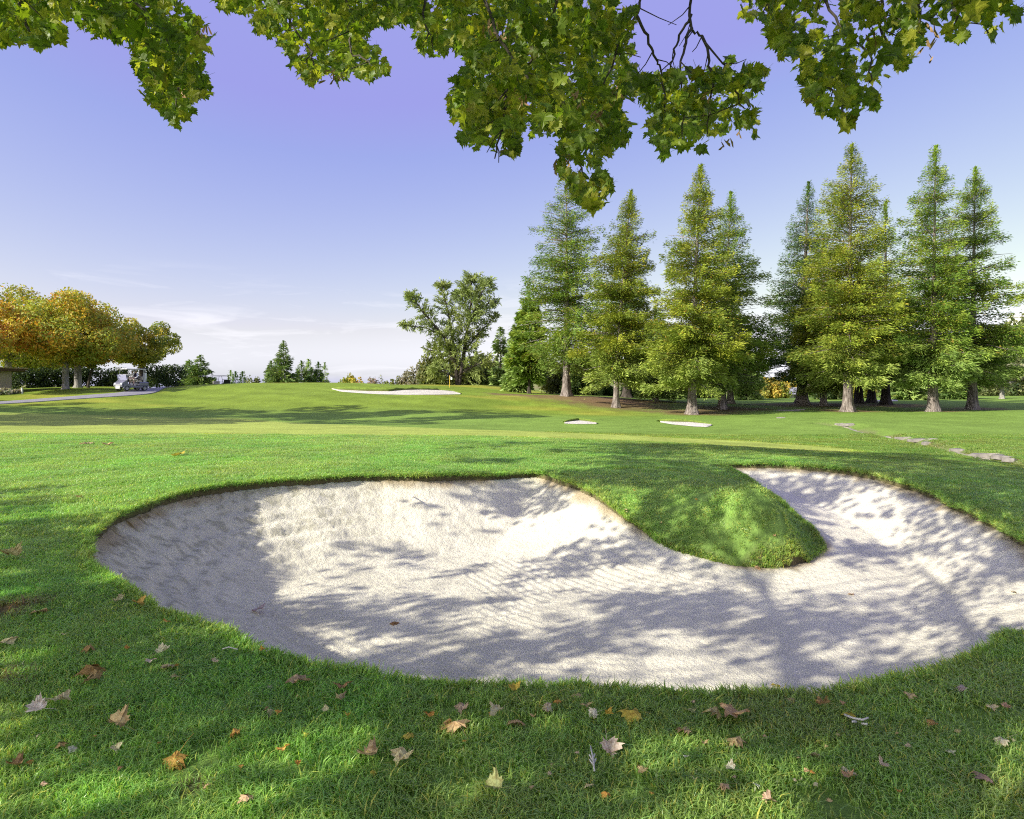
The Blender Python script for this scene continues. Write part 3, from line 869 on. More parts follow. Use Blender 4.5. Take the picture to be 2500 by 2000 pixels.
TWIG = [[(60, -60, 3.2), (40, 20, 3.1), (66, 74, 3.0)], [(250, -80, 3.4), (270, -10, 3.3), (338, 60, 3.2), (378, 130, 3.1), (366, 225, 3.0)], [(180, -60, 3.0), (200, 10, 3.0), (235, 72, 2.9)],
        [(560, -60, 3.9), (600, 30, 3.8), (655, 110, 3.7), (660, 160, 3.6)], [(700, -60, 3.7), (745, 30, 3.6), (735, 110, 3.5), (790, 140, 3.4)],
        [(905, -60, 3.3), (890, 30, 3.2), (915, 100, 3.1)], [(1000, -60, 3.1), (1040, 60, 3.0), (1105, 165, 2.9), (1180, 250, 2.8), (1215, 330, 2.8), (1240, 415, 2.7)],
        [(1190, -60, 3.2), (1150, 80, 3.2), (1065, 200, 3.1), (985, 285, 3.0)], [(1065, 200, 3.1), (1060, 270, 3.0), (1040, 335, 2.9)], [(1362, -40, 3.5), (1341, 28, 3.5), (1302, 100, 3.4), (1270, 180, 3.3), (1290, 290, 3.2)],
        [(1341, 28, 3.5), (1376, 105, 3.5), (1389, 145, 3.5), (1412, 300, 3.3)], [(1452, -40, 3.6), (1454, 62, 3.6), (1480, 80, 3.6), (1528, 140, 3.5), (1565, 230, 3.4)], [(1454, 32, 3.6), (1418, 105, 3.6), (1408, 180, 3.5)],
        [(1454, 62, 3.6), (1432, 130, 3.5), (1440, 290, 3.3)], [(1480, 80, 3.6), (1500, 160, 3.5), (1490, 280, 3.4)], [(1580, -50, 3.3), (1650, 60, 3.2), (1700, 140, 3.1), (1765, 200, 3.0), (1785, 260, 2.9)],
        [(1700, -50, 3.5), (1760, 40, 3.4), (1835, 120, 3.3), (1830, 175, 3.2)], [(1860, -50, 3.0), (1850, 60, 3.0), (1890, 130, 2.9)], [(1930, -50, 2.8), (1935, 20, 2.8), (1940, 85, 2.8)], [(2060, -50, 2.8), (2066, 20, 2.7), (2080, 66, 2.7)], [(1990, -40, 2.9), (2012, 30, 2.8), (2015, 60, 2.8)]]
TW = [np.array([P(a * S, b * S, d) for a, b, d in q]) for q in TWIG]
TWPIX = np.concatenate([np.array([(a * S, b * S, d) for a, b, d in np.array([np.interp(np.linspace(0, len(q) - 1, 12), np.arange(len(q)), np.array(q)[:, k]) for k in range(3)]).T]) for q in TWIG])

def frames(t, n):
    """rotation matrices (N,3,3) whose columns are leaf x, y (tip) and z (normal)."""
    t = t / np.linalg.norm(t, axis=1)[:, None]
    n = n - (n * t).sum(1)[:, None] * t; n /= np.linalg.norm(n, axis=1)[:, None]
    x = np.cross(t, n)
    return np.stack([x, t, n], 2)

def unit(n):
    v = rng.normal(size=(n, 3)); return v / np.linalg.norm(v, axis=1)[:, None]

# --- leaves seen against the sky
vp, vq = [], []
for poly in LEAFPOLY:
    x0, y0 = poly.min(0); x1, y1 = poly.max(0)
    area = 0.5 * abs(np.dot(poly[:, 0], np.roll(poly[:, 1], -1)) - np.dot(poly[:, 1], np.roll(poly[:, 0], -1)))
    want = int(area / 168)
    q = np.stack([rng.uniform(x0, x1, want * 5), rng.uniform(y0, y1, want * 5)], 1)
    q = q[inside(q[:, 0], q[:, 1], poly)]
    # leaves gather near the twigs and leave small holes elsewhere
    dn = np.sqrt(((q[:, None, :] - TWPIX[None, :, :2]) ** 2).sum(-1)).min(1)
    hole = fbm(q[:, 0] / 48, q[:, 1] / 48, 301, 2)
    keep = (rng.random(len(q)) < np.where(hole > .50, 1, .05)) & (rng.random(len(q)) < np.clip(1.4 - dn / 190, .45, 1))
    q = q[keep][:want]
    vp.append(q)
vp = np.concatenate(vp)
near = ((vp[:, None, :] - TWPIX[None, :, :2]) ** 2).sum(-1).argmin(1)
vd = TWPIX[near, 2] + rng.normal(0, .22, len(vp)); vd = np.clip(vd, 2.35, 4.4)
vpos = np.stack([(vp[:, 0] - 1250) / FPX * vd, vd, CAMZ - (vp[:, 1] - HOR) / FPX * vd], 1)
nv = len(vpos)
vt = np.stack([rng.normal(0, .6, nv), rng.normal(-.1, .5, nv), -.9 + rng.normal(0, .45, nv)], 1)
va = rng.random(nv) * 6.283
vn = np.stack([np.cos(va) - .35, np.sin(va) * 1.1 - .40, .40 + .4 * rng.random(nv)], 1)
vs = rng.uniform(.030, .068, nv) * np.where(rng.random(nv) < .12, 1.25, 1)
vF = frames(vt, vn)
# petiole end sits at the chosen point, so shift the blade a little up
vpos = vpos - vF[:, :, 1] * (.35 * vs)[:, None]
print('leaves in view', nv)

# --- the rest of the crown, out of frame overhead: it shades the bunker
LG = np.array(SUN_DIR); kz = 1 / LG[2]
cl = []
n_try = 22000
gx_ = rng.uniform(-10, 13, n_try); gy_ = rng.uniform(1.0, 17.5, n_try)
gz_ = ground_z(gx_, gy_)
cov = shade_at(gx_, gy_, gz_)
cov = np.where(gy_ < 2.3, .25, cov)
offr = np.abs(gx_ / gy_) > .80
cov = np.where(offr & (gx_ > 0), .35, cov); cov = np.where(offr & (gx_ < 0), .0, cov)
# streaks and gaps
cov = np.clip(cov + (fbm(gx_ * .62, gy_ * .95, 311, 3) - .5) * 3.0 * np.sqrt(np.clip(4 * cov * (1 - cov), 0, 1)) + (cov > .97) * .1, 0, .96) * (cov > .03)
lam = -np.log(1 - cov) / 4.0
okc = rng.random(n_try) < lam
for x, y, z in zip(gx_[okc], gy_[okc], gz_[okc]):
    for tr in range(14):
        h = rng.uniform(3.0, 6.4) + tr * .4
        q = np.array((x, y, z)) + LG * ((h - z) * kz)
        if q[1] > .3:
            px, py = 1250 + FPX * q[0] / q[1], HOR - FPX * (q[2] - CAMZ) / q[1]
            if -120 < px < 2620 and py > -130:
                if not (in_leafpoly(np.array([px]), np.array([py]))[0] and q[1] > 2.3 and py < 330): continue
        if q[1] > 12 and abs(q[0]) < q[1] * .85: continue
        cl.append(q); break
cl = np.array(cl)
per_c = 6
cp = np.repeat(cl, per_c, 0) + np.clip(rng.normal(0, .13, (len(cl) * per_c, 3)), -.33, .33) * (1, 1, .7)
yy = np.maximum(cp[:, 1], .05)
ppx, ppy = 1250 + FPX * cp[:, 0] / yy, HOR - FPX * (cp[:, 2] - CAMZ) / yy
vis = (cp[:, 1] > .3) & (ppx > -70) & (ppx < 2570) & (ppy > -70) & ~in_leafpoly(ppx, ppy)
cp = cp[~vis]
nc = len(cp)
ct = np.stack([rng.normal(0, 1, nc), rng.normal(0, 1, nc), -.5 + rng.normal(0, .4, nc)], 1)
cn = np.stack([rng.normal(0, .7, nc) + LG[0] * .5, rng.normal(0, .7, nc) + LG[1] * .5, .6 + rng.random(nc)], 1)
cs = rng.uniform(.085, .145, nc)
cF = frames(ct, cn)
print('crown leaves', nc)

MAPLE_AT = np.array((-5.6, -3.4, 0.0)); MAPLE_AT[2] = ground_z(-5.6, -3.4)
maple = thing('maple_tree', 'green maple whose branches hang into the top of the view', 'tree', MAPLE_AT)
VAR = [leaf_geom(curl=rng.uniform(.1, .5), fold=rng.uniform(-.1, .4), seed=i, wave=.06) for i in range(8)]

size = vs / vd
order = np.argsort(-size)
first = order[:300]; rest = order[300:]
lm = []
for i in range(24):
    V, f = VAR[i % 8]
    mb = MB(); mb.add(V, f, leaf_cols(V, GREENS[i % 6], i, edge=(.75 if i % 7 == 3 else .15)))
    lm.append(mb.mesh('leaf', m_leaf))
for i in first:
    o = place('leaf', lm[int(rng.integers(0, 24))], maple)
    M = Matrix(vF[i].tolist()).to_4x4()
    o.rotation_euler = M.to_euler()
    o.location = Vector(vpos[i] - MAPLE_AT); o.scale = (vs[i],) * 3

mb = MB()
def add_leaves(mb, pos, Fr, sz, simple=False):
    vi = rng.integers(0, 8, len(pos)); ci = rng.integers(0, 6, len(pos))
    for v in range(8):
        k = np.where(vi == v)[0]
        if not len(k): continue
        V, f = VAR[v]
        W = np.einsum('nij,vj->nvi', Fr[k], V) * sz[k][:, None, None] + pos[k][:, None, :]
        C = np.array(GREENS)[ci[k]][:, None, :] * (.85 + .3 * rng.random((len(k), len(V), 1)))
        by = {}
        for q in f: by.setdefault(len(q), []).append(q)
        gs = [(np.array(q)[None] + (np.arange(len(k)) * len(V))[:, None, None]).reshape(-1, len(q[0])) for q in by.values()]
        mb.add(W.reshape(-1, 3), gs, C.reshape(-1, 3))
add_leaves(mb, vpos[rest] - MAPLE_AT, vF[rest], vs[rest])
add_leaves(mb, cp - MAPLE_AT, cF, cs)
tag(mb.build('foliage', m_leaf, maple), kind='stuff')

# --- trunk, limbs, twigs
mb = MB()
FORK = np.array((-5.2, -2.6, 2.9))
def curve(a, b, mid, n=9):
    t = np.linspace(0, 1, n)[:, None]
    return (1 - t) ** 2 * a + 2 * t * (1 - t) * mid + t ** 2 * b
tp = np.array([(-5.6, -3.4, -.15), (-5.6, -3.38, .15), (-5.55, -3.3, .8), (-5.42, -3.0, 1.9), FORK])
tube(mb, tp - MAPLE_AT, [.36, .27, .215, .19, .17], 12)
def framed(q):
    y = np.maximum(q[:, 1], .05)
    px, py = 1250 + FPX * q[:, 0] / y, HOR - FPX * (q[:, 2] - CAMZ) / y
    return ((q[:, 1] > .2) & (px > -60) & (px < 2560) & (py > -40)).any()
limb_nodes = []
for ex_ in ((-9.5, -.5, 5.6), (-7.5, 3.5, 6.2), (-4.6, 2.6, 5.6), (-2.2, 1.6, 4.9), (.6, .9, 4.6), (-1.5, -1.5, 6.0), (-6, .5, 7.3), (-8.5, -5.5, 6.2), (-4, -7, 6.0), (2.6, -.6, 5.2), (4.6, 2.2, 7.4), (1.2, 4.2, 7.6), (7.4, 1.2, 7.2), (-2.6, 4.8, 7.8)):
    b = np.array(ex_); mid = (FORK + b) / 2 + np.array((rng.normal(0, .4), rng.normal(0, .4), .9))
    c = curve(FORK, b, mid, 30)
    tube(mb, c - MAPLE_AT, np.linspace(.125, .028, 30), 8); limb_nodes.append(c[8:])
limb_nodes = np.concatenate(limb_nodes)
# secondary branches towards the leaf clumps
cells = {}
for q in cl: cells.setdefault(tuple(np.floor(q / 1.1).astype(int)), []).append(q)
for q in cells.values():
    q = np.mean(q, 0)
    a = limb_nodes[((limb_nodes - q) ** 2).sum(1).argsort()[int(rng.integers(0, 9))]]
    c = curve(a, q, (a + q) / 2 + np.array((0, 0, .25)), 6)
    if not framed(c) and np.linalg.norm(a - q) < 3.2: tube(mb, c + rng.normal(0, .03, c.shape) * np.array([0, 1, 1, 1, 1, .3])[:, None] - MAPLE_AT, np.linspace(.016, .005, 6), 5)
for q in TW:
    a0 = q[0]
    lift = np.array((a0[0] * .9, a0[1] * .55, a0[2] + .75))
    a = limb_nodes[((limb_nodes - lift) ** 2).sum(1).argmin()]
    c = np.concatenate([curve(a, a0, lift, 8)[:-1]])
    if a0[2] > 3.2 and not framed(c[:-1]): tube(mb, c - MAPLE_AT, np.linspace(.02, .009, len(c)), 6)
mb.build('trunk', m_bark, maple, smooth=True)
for q in TW:
    k = np.linspace(0, len(q) - 1, 5 * len(q))
    c = np.array([np.interp(k, np.arange(len(q)), q[:, j]) for j in range(3)]).T
    c += (rng.random(c.shape) - .5) * .018
    mb = MB(); tube(mb, c - MAPLE_AT, np.linspace(.0085, .003, len(c)), 6)
    for t in range(3, len(c) - 1, 2):           # side twigs
        if rng.random() < .6:
            e_ = c[t] + np.array((rng.normal(0, .1), rng.normal(0, .06), -.03 - .1 * rng.random()))
            epx, epy = 1250 + FPX * e_[0] / e_[1], HOR - FPX * (e_[2] - CAMZ) / e_[1]
            if not in_leafpoly(np.array([epx]), np.array([epy]))[0] and not (1540 < epx < 1720 and epy < 170): continue
            tube(mb, np.array([c[t], (c[t] + e_) / 2 + rng.normal(0, .008, 3), e_]) - MAPLE_AT, [.0035, .0026, .0018], 4)
    mb.build('branch', m_bark, maple, smooth=True)
# winged seed bunches
for a, b, d in ((1040, 42, 2.8), (1060, 60, 2.9), (1222, 198, 2.75), (1292, 186, 3.1), (1485, 205, 3.3), (1532, 285, 3.3), (1262, 240, 3.0), (1946, 66, 2.6), (1960, 88, 2.6), (1836, 62, 2.9), (1245, 395, 2.7), (430, 65, 3.0), (700, 155, 3.6), (395, 200, 3.0), (1190, 330, 2.8), (1100, 205, 2.8)):
    c0 = np.array(P(a * S, b * S, d)) - MAPLE_AT
    mb = MB()
    for k in range(int(rng.integers(7, 13))):
        dirv = np.array((rng.normal(0, .6), rng.normal(0, .6), -1)); dirv /= np.linalg.norm(dirv)
        side = np.cross(dirv, unit(1)[0]); side /= np.linalg.norm(side)
        o_ = c0 + rng.normal(0, .022, 3); ln = rng.uniform(.034, .05); w_ = ln * .17
        v = [o_, o_ + dirv * ln * .25 + side * w_ * .7, o_ + dirv * ln * .7 + side * w_ * 1.3, o_ + dirv * ln, o_ + dirv * ln * .7 - side * w_ * .3, o_ + dirv * ln * .2 - side * w_ * .4]
        mb.add(v, [(0, 1, 2, 3, 4, 5)])
    tag(mb.build('seed_bunch', m_seed, maple), kind='stuff')
#@@PART4
# ------------------------------------------------------------------ trees
m_needle = foliage_mat('conifer_needles', trans=.18, rough=.6, spec=.2, vary=.22, tint=(1.2, 1.25, .6))
m_crown = foliage_mat('broadleaf_foliage', trans=.35, rough=.55, spec=.25, vary=.18, tint=(1.25, 1.2, .55))

def bark_mat(name, dark, light, sc=(5, 5, .7)):
    m, nt, N, L, out = new_mat(name)
    tc = N.new('ShaderNodeTexCoord')
    mp = nd(N, 'ShaderNodeMapping', Scale=sc); L.new(tc.outputs['Object'], mp.inputs[0])
    nz = nd(N, 'ShaderNodeTexNoise', Scale=2.2, Detail=8.0, Roughness=.65); L.new(mp.outputs[0], nz.inputs['Vector'])
    n2 = nd(N, 'ShaderNodeTexNoise', Scale=1.1, Detail=3.0); L.new(tc.outputs['Object'], n2.inputs['Vector'])
    c = ramp(N, L, nz.outputs['Fac'], [(.34, dark), (.60, light)])
    c = mixc(N, L, c, ramp(N, L, n2.outputs['Fac'], [(.35, .7), (.65, 1.2)]), 1.0, 'MULTIPLY')
    p = nd(N, 'ShaderNodeBsdfPrincipled', Roughness=.95); p.inputs['Specular IOR Level'].default_value = .1
    L.new(c, p.inputs['Base Color'])
    b = nd(N, 'ShaderNodeBump', Strength=1.0, Distance=.12); L.new(nz.outputs['Fac'], b.inputs['Height']); L.new(b.outputs[0], p.inputs['Normal'])
    L.new(p.outputs[0], out.inputs[0])
    return m
m_rbark = bark_mat('redwood_bark', (.085, .062, .05), (.36, .31, .27))
m_dbark = bark_mat('dark_bark', (.035, .028, .024), (.12, .10, .085))
m_gbark = bark_mat('grey_smooth_bark', (.20, .18, .155), (.42, .39, .35))

def sprays(r, P0, D, L_, W_, col):
    """needle sprays: one slightly folded kite per point; P0 root, D direction, L_ length, W_ width."""
    n = len(P0)
    u = r.normal(size=(n, 3)); s_ = np.cross(D, u); s_ /= np.linalg.norm(s_, axis=1)[:, None] + 1e-9
    V = np.empty((n, 4, 3))
    V[:, 0] = P0
    V[:, 1] = P0 + D * (L_ * .5)[:, None] + s_ * (W_ * .5)[:, None]
    V[:, 2] = P0 + D * L_[:, None] + np.array((0, 0, -1)) * (L_ * .15)[:, None]
    V[:, 3] = P0 + D * (L_ * .45)[:, None] - s_ * (W_ * .5)[:, None]
    F = np.arange(n)[:, None] * 4 + np.array([0, 1, 2, 3])
    return V.reshape(-1, 3), F, np.repeat(col, 4, 0)

PAL_REDWOOD = dict(main=(0.163, 0.249, 0.029), dark=(0.081, 0.151, 0.022), light=(0.259, 0.328, 0.037), brown=(0.259, 0.192, 0.033), pale=(0.272, 0.377, 0.098))
PAL_GOLD = dict(main=(0.212, 0.265, 0.027), dark=(0.102, 0.151, 0.021), light=(0.320, 0.344, 0.033), brown=(0.315, 0.216, 0.029), pale=(0.307, 0.392, 0.094))
PAL_DARK = dict(main=(0.074, 0.137, 0.029), dark=(0.040, 0.084, 0.021), light=(0.129, 0.200, 0.037), brown=(0.137, 0.120, 0.025), pale=(0.163, 0.249, 0.069))
PAL_FAR = dict(main=(0.143, 0.216, 0.054), dark=(0.081, 0.137, 0.037), light=(0.219, 0.296, 0.069), brown=(0.204, 0.192, 0.050), pale=(0.259, 0.351, 0.107))
PAL_SAGE = dict(main=(0.225, 0.320, 0.083), dark=(0.117, 0.184, 0.047), light=(0.315, 0.408, 0.107), brown=(0.219, 0.225, 0.057), pale=(0.342, 0.448, 0.130))

def conifer(label, at, H, Rm, zb, seed, pal, trunk_r, group=None, name='redwood_tree', cat='tree', n=13000, gap=.25, sl=(.17, .36), lean=0.0, prof=.85, bark=None, asym=0.0, pale_low=.7, droop=.10, parts=True, top_thin=.0):
    n = int(n * (4.8 if H > 8 and sl[0] < .4 else 1.75)); prof *= .82
    r = np.random.default_rng(seed)
    t0 = thing(name, label, cat, at, r.random() * 6.28 * 0, group)
    nb = int(14 + (H - zb) * 14)
    tt = np.sort(r.random(nb) ** 1.12)                       # 0 bottom .. 1 top
    az = np.arange(nb) * 2.399 + r.normal(0, .5, nb)
    hump = np.minimum(1, .62 + tt / .16 * .38)
    rad = Rm * ((1 - tt) ** prof) * (1 - .42 * sstep(.72, 1.0, tt)) * hump * r.uniform(.62, 1.12, nb) + .15
    # irregular outline: whole sectors stand out or are missing
    rad *= .80 + .42 * fbm(az * 1.1 + 3, tt * 9 + seed, seed, 2)
    rad *= 1 + asym * np.cos(az)
    hz = zb + tt * (H - zb)
    rise = -.10 + .50 * tt ** .8 + r.normal(0, .07, nb)
    keepb = r.random(nb) > gap * .75 * (1 - .5 * tt)
    w = rad * (1 + .6 * (1 - tt)); w = w * keepb; w /= w.sum()
    b = r.choice(nb, n, p=w)
    s_ = np.where(r.random(n) < .16, r.random(n) * .45, r.random(n) ** .62)
    lat = r.normal(0, .17, n) * rad[b] * (1.05 - .6 * s_) + r.normal(0, .05, n)
    ca, sa = np.cos(az[b]), np.sin(az[b])
    rr = rad[b] * s_
    X = ca * rr - sa * lat; Y = sa * rr + ca * lat
    Z = hz[b] + rise[b] * rr - droop * rr * s_ * 1.2 + .35 * np.maximum(s_ - .75, 0) * rad[b] * .5 + r.normal(0, .10 + .04 * (sl[0] < .4), n) - np.abs(r.normal(0, .17, n))
    lx = lean * ((Z / H) ** 1.5) * H
    P0 = np.stack([X + lx, Y, Z], 1)
    D = np.stack([ca * (.75) - sa * np.sign(lat) * .55, sa * .75 + ca * np.sign(lat) * .55, .12 + .5 * rise[b] - .25 * r.random(n)], 1) + r.normal(0, .28, (n, 3))
    D /= np.linalg.norm(D, axis=1)[:, None]
    L_ = r.uniform(*sl, n) * (1.0 - .45 * tt[b]) ; W_ = L_ * r.uniform(.19, .31, n)
    cs_ = np.array(pal['main'])[None] * np.ones((n, 1))
    k = fbm(X * 1.1 + 7 * ca, Z * 1.0 + Y, seed + 5, 3)[:, None]
    cs_ = cs_ * (1 - sstep(.5, .68, k)) + np.array(pal['light']) * sstep(.5, .68, k)
    cs_ = cs_ * (1 - sstep(.46, .32, k) * .8) + np.array(pal['dark']) * sstep(.46, .32, k) * .8
    br = (r.random(n) < .07 * (1.35 - s_))[:, None]
    cs_ = np.where(br, np.array(pal['brown']), cs_)
    lo = (pale_low * sstep(.20, .02, tt[b] + (r.random(n) - .5) * .08))[:, None]
    cs_ = cs_ * (1 - lo) + np.array(pal['pale']) * lo
    cs_ *= r.uniform(.72, 1.28, (n, 1))
    mb = MB()
    mb.add(*sprays(r, P0, D, L_, W_, cs_))
    # leader
    nl = 160
    zl = H - r.random(nl) ** 1.6 * min(2.2, H * .16)
    a = r.random(nl) * 6.28
    D2 = np.stack([np.cos(a) * .5, np.sin(a) * .5, .75 + 0 * a], 1)
    mb.add(*sprays(r, np.stack([lean * (zl / H) ** 1.5 * H, 0 * zl, zl], 1), D2, r.uniform(.2, .42, nl) * (1 + (H - zl) * .25), np.full(nl, .1), np.tile(np.array(pal['main']) * 1.15, (nl, 1)) * r.uniform(.8, 1.2, (nl, 1))))
    if not parts:
        cr = mb
    mb.build('crown', m_needle, t0)
    # trunk with root flare and the bigger limbs
    mb = MB()
    zz_ = np.array([-.35, 0.0, .18, .5, 1.1, 2.2, zb * .5 + 2.4, H * .5, H * .8, H * .97]); zz_ = np.sort(zz_)
    fl = trunk_r * (1 - .97 * np.clip(zz_ / H, 0, 1) ** .75) * (1 + .55 * np.exp(-np.maximum(zz_, 0) / .42)) * .88
    a = np.arange(18) * 2 * math.pi / 18
    V = []
    for z, f in zip(zz_, fl):
        fl_n = 1 + (.16 * np.exp(-max(z, 0) / .5) + .05) * np.sin(a * 5 + seed) + .06 * np.sin(a * 9 + z * 1.3)
        V.append(np.stack([np.cos(a) * f * fl_n + lean * (max(z, 0) / H) ** 1.5 * H, np.sin(a) * f * fl_n, np.full(18, z)], 1))
    q = len(V)
    mb.add(np.concatenate(V), [(i * 18 + j, i * 18 + (j + 1) % 18, (i + 1) * 18 + (j + 1) % 18, (i + 1) * 18 + j) for i in range(q - 1) for j in range(18)])
    mb.build('trunk', bark or m_rbark, t0, smooth=True)
    mb = MB()
    for i in range(nb):
        if rad[i] < .5: continue
        x0 = lean * (hz[i] / H) ** 1.5 * H
        pts = [(x0 + math.cos(az[i]) * rad[i] * s, math.sin(az[i]) * rad[i] * s, hz[i] + rise[i] * rad[i] * s - droop * 1.2 * rad[i] * s * s) for s in (0, .45, .9)]
        tube(mb, pts, [.016 + .012 * rad[i], .012 + .006 * rad[i], .008], 3, cap=False)
    if mb.n: tag(mb.build('limb', bark or m_rbark, t0), kind='stuff')
    return t0

def at(px, py, d):
    q = P(px, py, d)
    return (q[0], q[1], ground_z(q[0], q[1]) - .02)
def hgt(base_py, top_py, d): return (base_py - top_py) / FPX * d

G = 'redwoods standing along the far side of the fairway'
# label, px, base py, top py, distance, half width px, crown bottom py, palette, trunk half width px, options
RW = [
 ('tall open crowned redwood on the rise nearest the flag, wide grey trunk', 1383, 966, 418, 56, 92, 905, PAL_REDWOOD, 12, dict(gap=.42, n=13500, prof=.62, seed=3, pale_low=.5)),
 ('golden green redwood with a thin pale trunk, second from the flag', 1504, 993, 466, 50, 90, 938, PAL_GOLD, 9, dict(lean=.07, seed=4, gap=.28, prof=.80)),
 ('dark trunked redwood half hidden behind the golden green one', 1530, 971, 545, 66, 60, 920, PAL_DARK, 11, dict(seed=5, n=7000, bark='d')),
 ('broad dense redwood whose thick flared trunk stands nearest the viewer', 1690, 1011, 405, 46, 105, 945, PAL_GOLD, 13, dict(lean=.035, seed=6, n=17000, gap=.10, prof=.85)),
 ('narrow redwood close on the right of the broad dense one', 1764, 997, 470, 51, 92, 950, PAL_REDWOOD, 10, dict(lean=.04, seed=7, n=12500, gap=.16, asym=.15)),
 ('dark shadowy redwood with a double trunk beside the yellow bushes', 1958, 987, 446, 58, 88, 935, PAL_DARK, 15, dict(lean=.03, seed=8, n=13500, gap=.12)),
 ('tallest redwood of all, with shaggy top and spreading pale lower boughs', 2070, 1003, 352, 48, 112, 930, PAL_GOLD, 14, dict(lean=.015, seed=9, n=18000, gap=.24, prof=.74)),
 ('slim dark redwood standing behind the right side of the tallest one', 2162, 986, 492, 58, 66, 930, PAL_REDWOOD, 12, dict(seed=10, n=9000, gap=.2, bark='d')),
 ('redwood with a flared pale trunk beside the chain fence, tall pointed crown', 2277, 1004, 358, 47, 82, 940, PAL_REDWOOD, 13, dict(lean=.012, seed=11, n=14500, gap=.30, prof=.70)),
 ('rightmost redwood with dark trunk and boughs reaching past its neighbour', 2374, 999, 410, 50, 96, 935, PAL_REDWOOD, 12, dict(lean=.012, seed=12, n=14500, gap=.30, prof=.78)),
 ('small dark trunked redwood wedged behind the tallest one, left trunk of two', 2097, 985, 640, 60, 48, 930, PAL_DARK, 11, dict(seed=13, n=4500, bark='d')),
 ('small dark trunked redwood wedged behind the tallest one, right trunk of two', 2128, 985, 660, 61, 44, 930, PAL_DARK, 11, dict(seed=14, n=4500, bark='d')),
 ('low redwood with pale grey trunk right behind the narrow one', 1783, 985, 700, 58, 60, 940, PAL_SAGE, 9, dict(seed=15, n=6000)),
 ('pale feathery redwood bough mass left of the broad dense redwood', 1600, 985, 755, 58, 62, 975, PAL_SAGE, 7, dict(seed=16, n=6500, prof=.6)),
 ('bushy redwood half hidden behind the left side of the tallest one', 2010, 985, 590, 55, 62, 950, PAL_GOLD, 8, dict(seed=17, n=9000, prof=.65, gap=.1)),
]
for lab, px, by, ty, d, hw, cb, pal, tw, kw in RW:
    kw = dict(kw)
    if kw.get('bark') == 'd': kw['bark'] = m_dbark
    conifer(lab, at(px, by, d), hgt(by, ty, d), hw / FPX * d * 1.42, hgt(by, cb - 14, d), pal=pal, trunk_r=tw / FPX * d, group=G, **kw)

# smaller conifers far off
def fconifer(label, px, by, ty, d, hw, pal, seed, group, n=2600, name='conifer_tree', zb=.08, **kw):
    q = P(px, by, d); z = ground_z(q[0], q[1])
    H = (CAMZ - (ty - HOR) / FPX * d) - z
    conifer(label, (q[0], q[1], z - .05), H, hw / FPX * d, H * zb, seed, pal, H * .018, group, name, n=n, sl=(.45, .9), bark=m_dbark, **kw)
G2 = 'conifers rising behind the crest of the mound'
for i, a in enumerate([
 ('pointed redwood rising highest of the trees behind the mound crest', 692, 945, 833, 104, 42, PAL_FAR, 5200, .16),
 ('short conifer tucked against the left foot of the highest one on the crest', 662, 945, 882, 112, 26, PAL_FAR, 2400, .1),
 ('grey green conifer just right of the highest one behind the crest', 736, 945, 882, 110, 30, PAL_FAR, 2600, .2),
 ('thin pale conifer with a bare tip between two darker ones on the crest', 753, 945, 878, 118, 18, PAL_SAGE, 1400, .4),
 ('low dark green conifer in the middle of the crest group', 761, 945, 898, 108, 22, PAL_DARK, 1500, .05),
 ('slender dark green conifer pointed like a spire on the crest', 777, 945, 885, 106, 17, PAL_DARK, 1900, .03),
 ('faint grey spiky conifer last on the right of the crest group', 793, 945, 886, 124, 14, PAL_SAGE, 900, .5),
 ('ragged grey spruce left of the dark tufted cedar by the hedge end', 462, 945, 880, 98, 34, PAL_SAGE, 2400, .45),
 ('tufted cedar with dark top between the hedge end and the far cart', 489, 945, 868, 94, 42, PAL_FAR, 3600, .3),
 ('pale little conifer left of two dark pointed ones past the far cart', 563, 945, 905, 120, 11, PAL_SAGE, 800, .2),
 ('dark pointed conifer just past the far cart', 575, 945, 908, 118, 11, PAL_DARK, 1000, .05),
 ('dark pointed conifer standing alone on the crest right of the far cart', 592, 945, 908, 116, 11, PAL_DARK, 1000, .05)]):
    lab, px, by, ty, d, hw, pal, n, gp = a
    fconifer(lab, px, by, ty, d, hw, pal, 40 + i, G2, n, gap=gp, pale_low=.2, droop=.16)
G3 = 'conifers between the pine and the first redwood'
fconifer('ghostly thin grey green conifer in front of the hill house', 1222, 955, 800, 84, 30, PAL_SAGE, 61, G3, 1700, gap=.5, droop=.02)
fconifer('leafy green conifer close on the left of the open crowned redwood', 1292, 962, 716, 66, 52, PAL_REDWOOD, 62, G3, 6500, gap=.35, prof=.6, zb=.16)
fconifer('small olive conifer at the foot of the open crowned redwood', 1262, 960, 800, 70, 34, PAL_SAGE, 63, G3, 3200, gap=.25, prof=.6)
G4 = 'conifers in the shade behind the redwoods'
for i, (lab, px, ty, d, hw, pal, n) in enumerate([
 ('bluish conifer behind the open crowned redwood trunk', 1420, 850, 72, 45, PAL_SAGE, 3800), ('deep green conifer between the first two redwood trunks', 1460, 870, 76, 42, PAL_DARK, 3400),
 ('grey green conifer right of the dark trunk behind the golden redwood', 1565, 860, 74, 46, PAL_SAGE, 3800), ('sage coloured conifer left of the broad redwood trunk', 1632, 870, 76, 48, PAL_SAGE, 3800),
 ('sage coloured conifer right of the narrow redwood trunk', 1822, 868, 76, 38, PAL_SAGE, 3000), ('black green conifer behind the tallest redwood on its left', 2022, 880, 78, 46, PAL_DARK, 3600),
 ('bluish grey conifer between the tallest redwood and the fence', 2215, 850, 74, 50, PAL_SAGE, 3600), ('dim conifer behind the rightmost redwood', 2330, 860, 84, 44, PAL_DARK, 3000)]):
    fconifer(lab, px, 975, ty, d, hw, pal, 70 + i, G4, n, gap=.1, prof=.55, zb=.04)

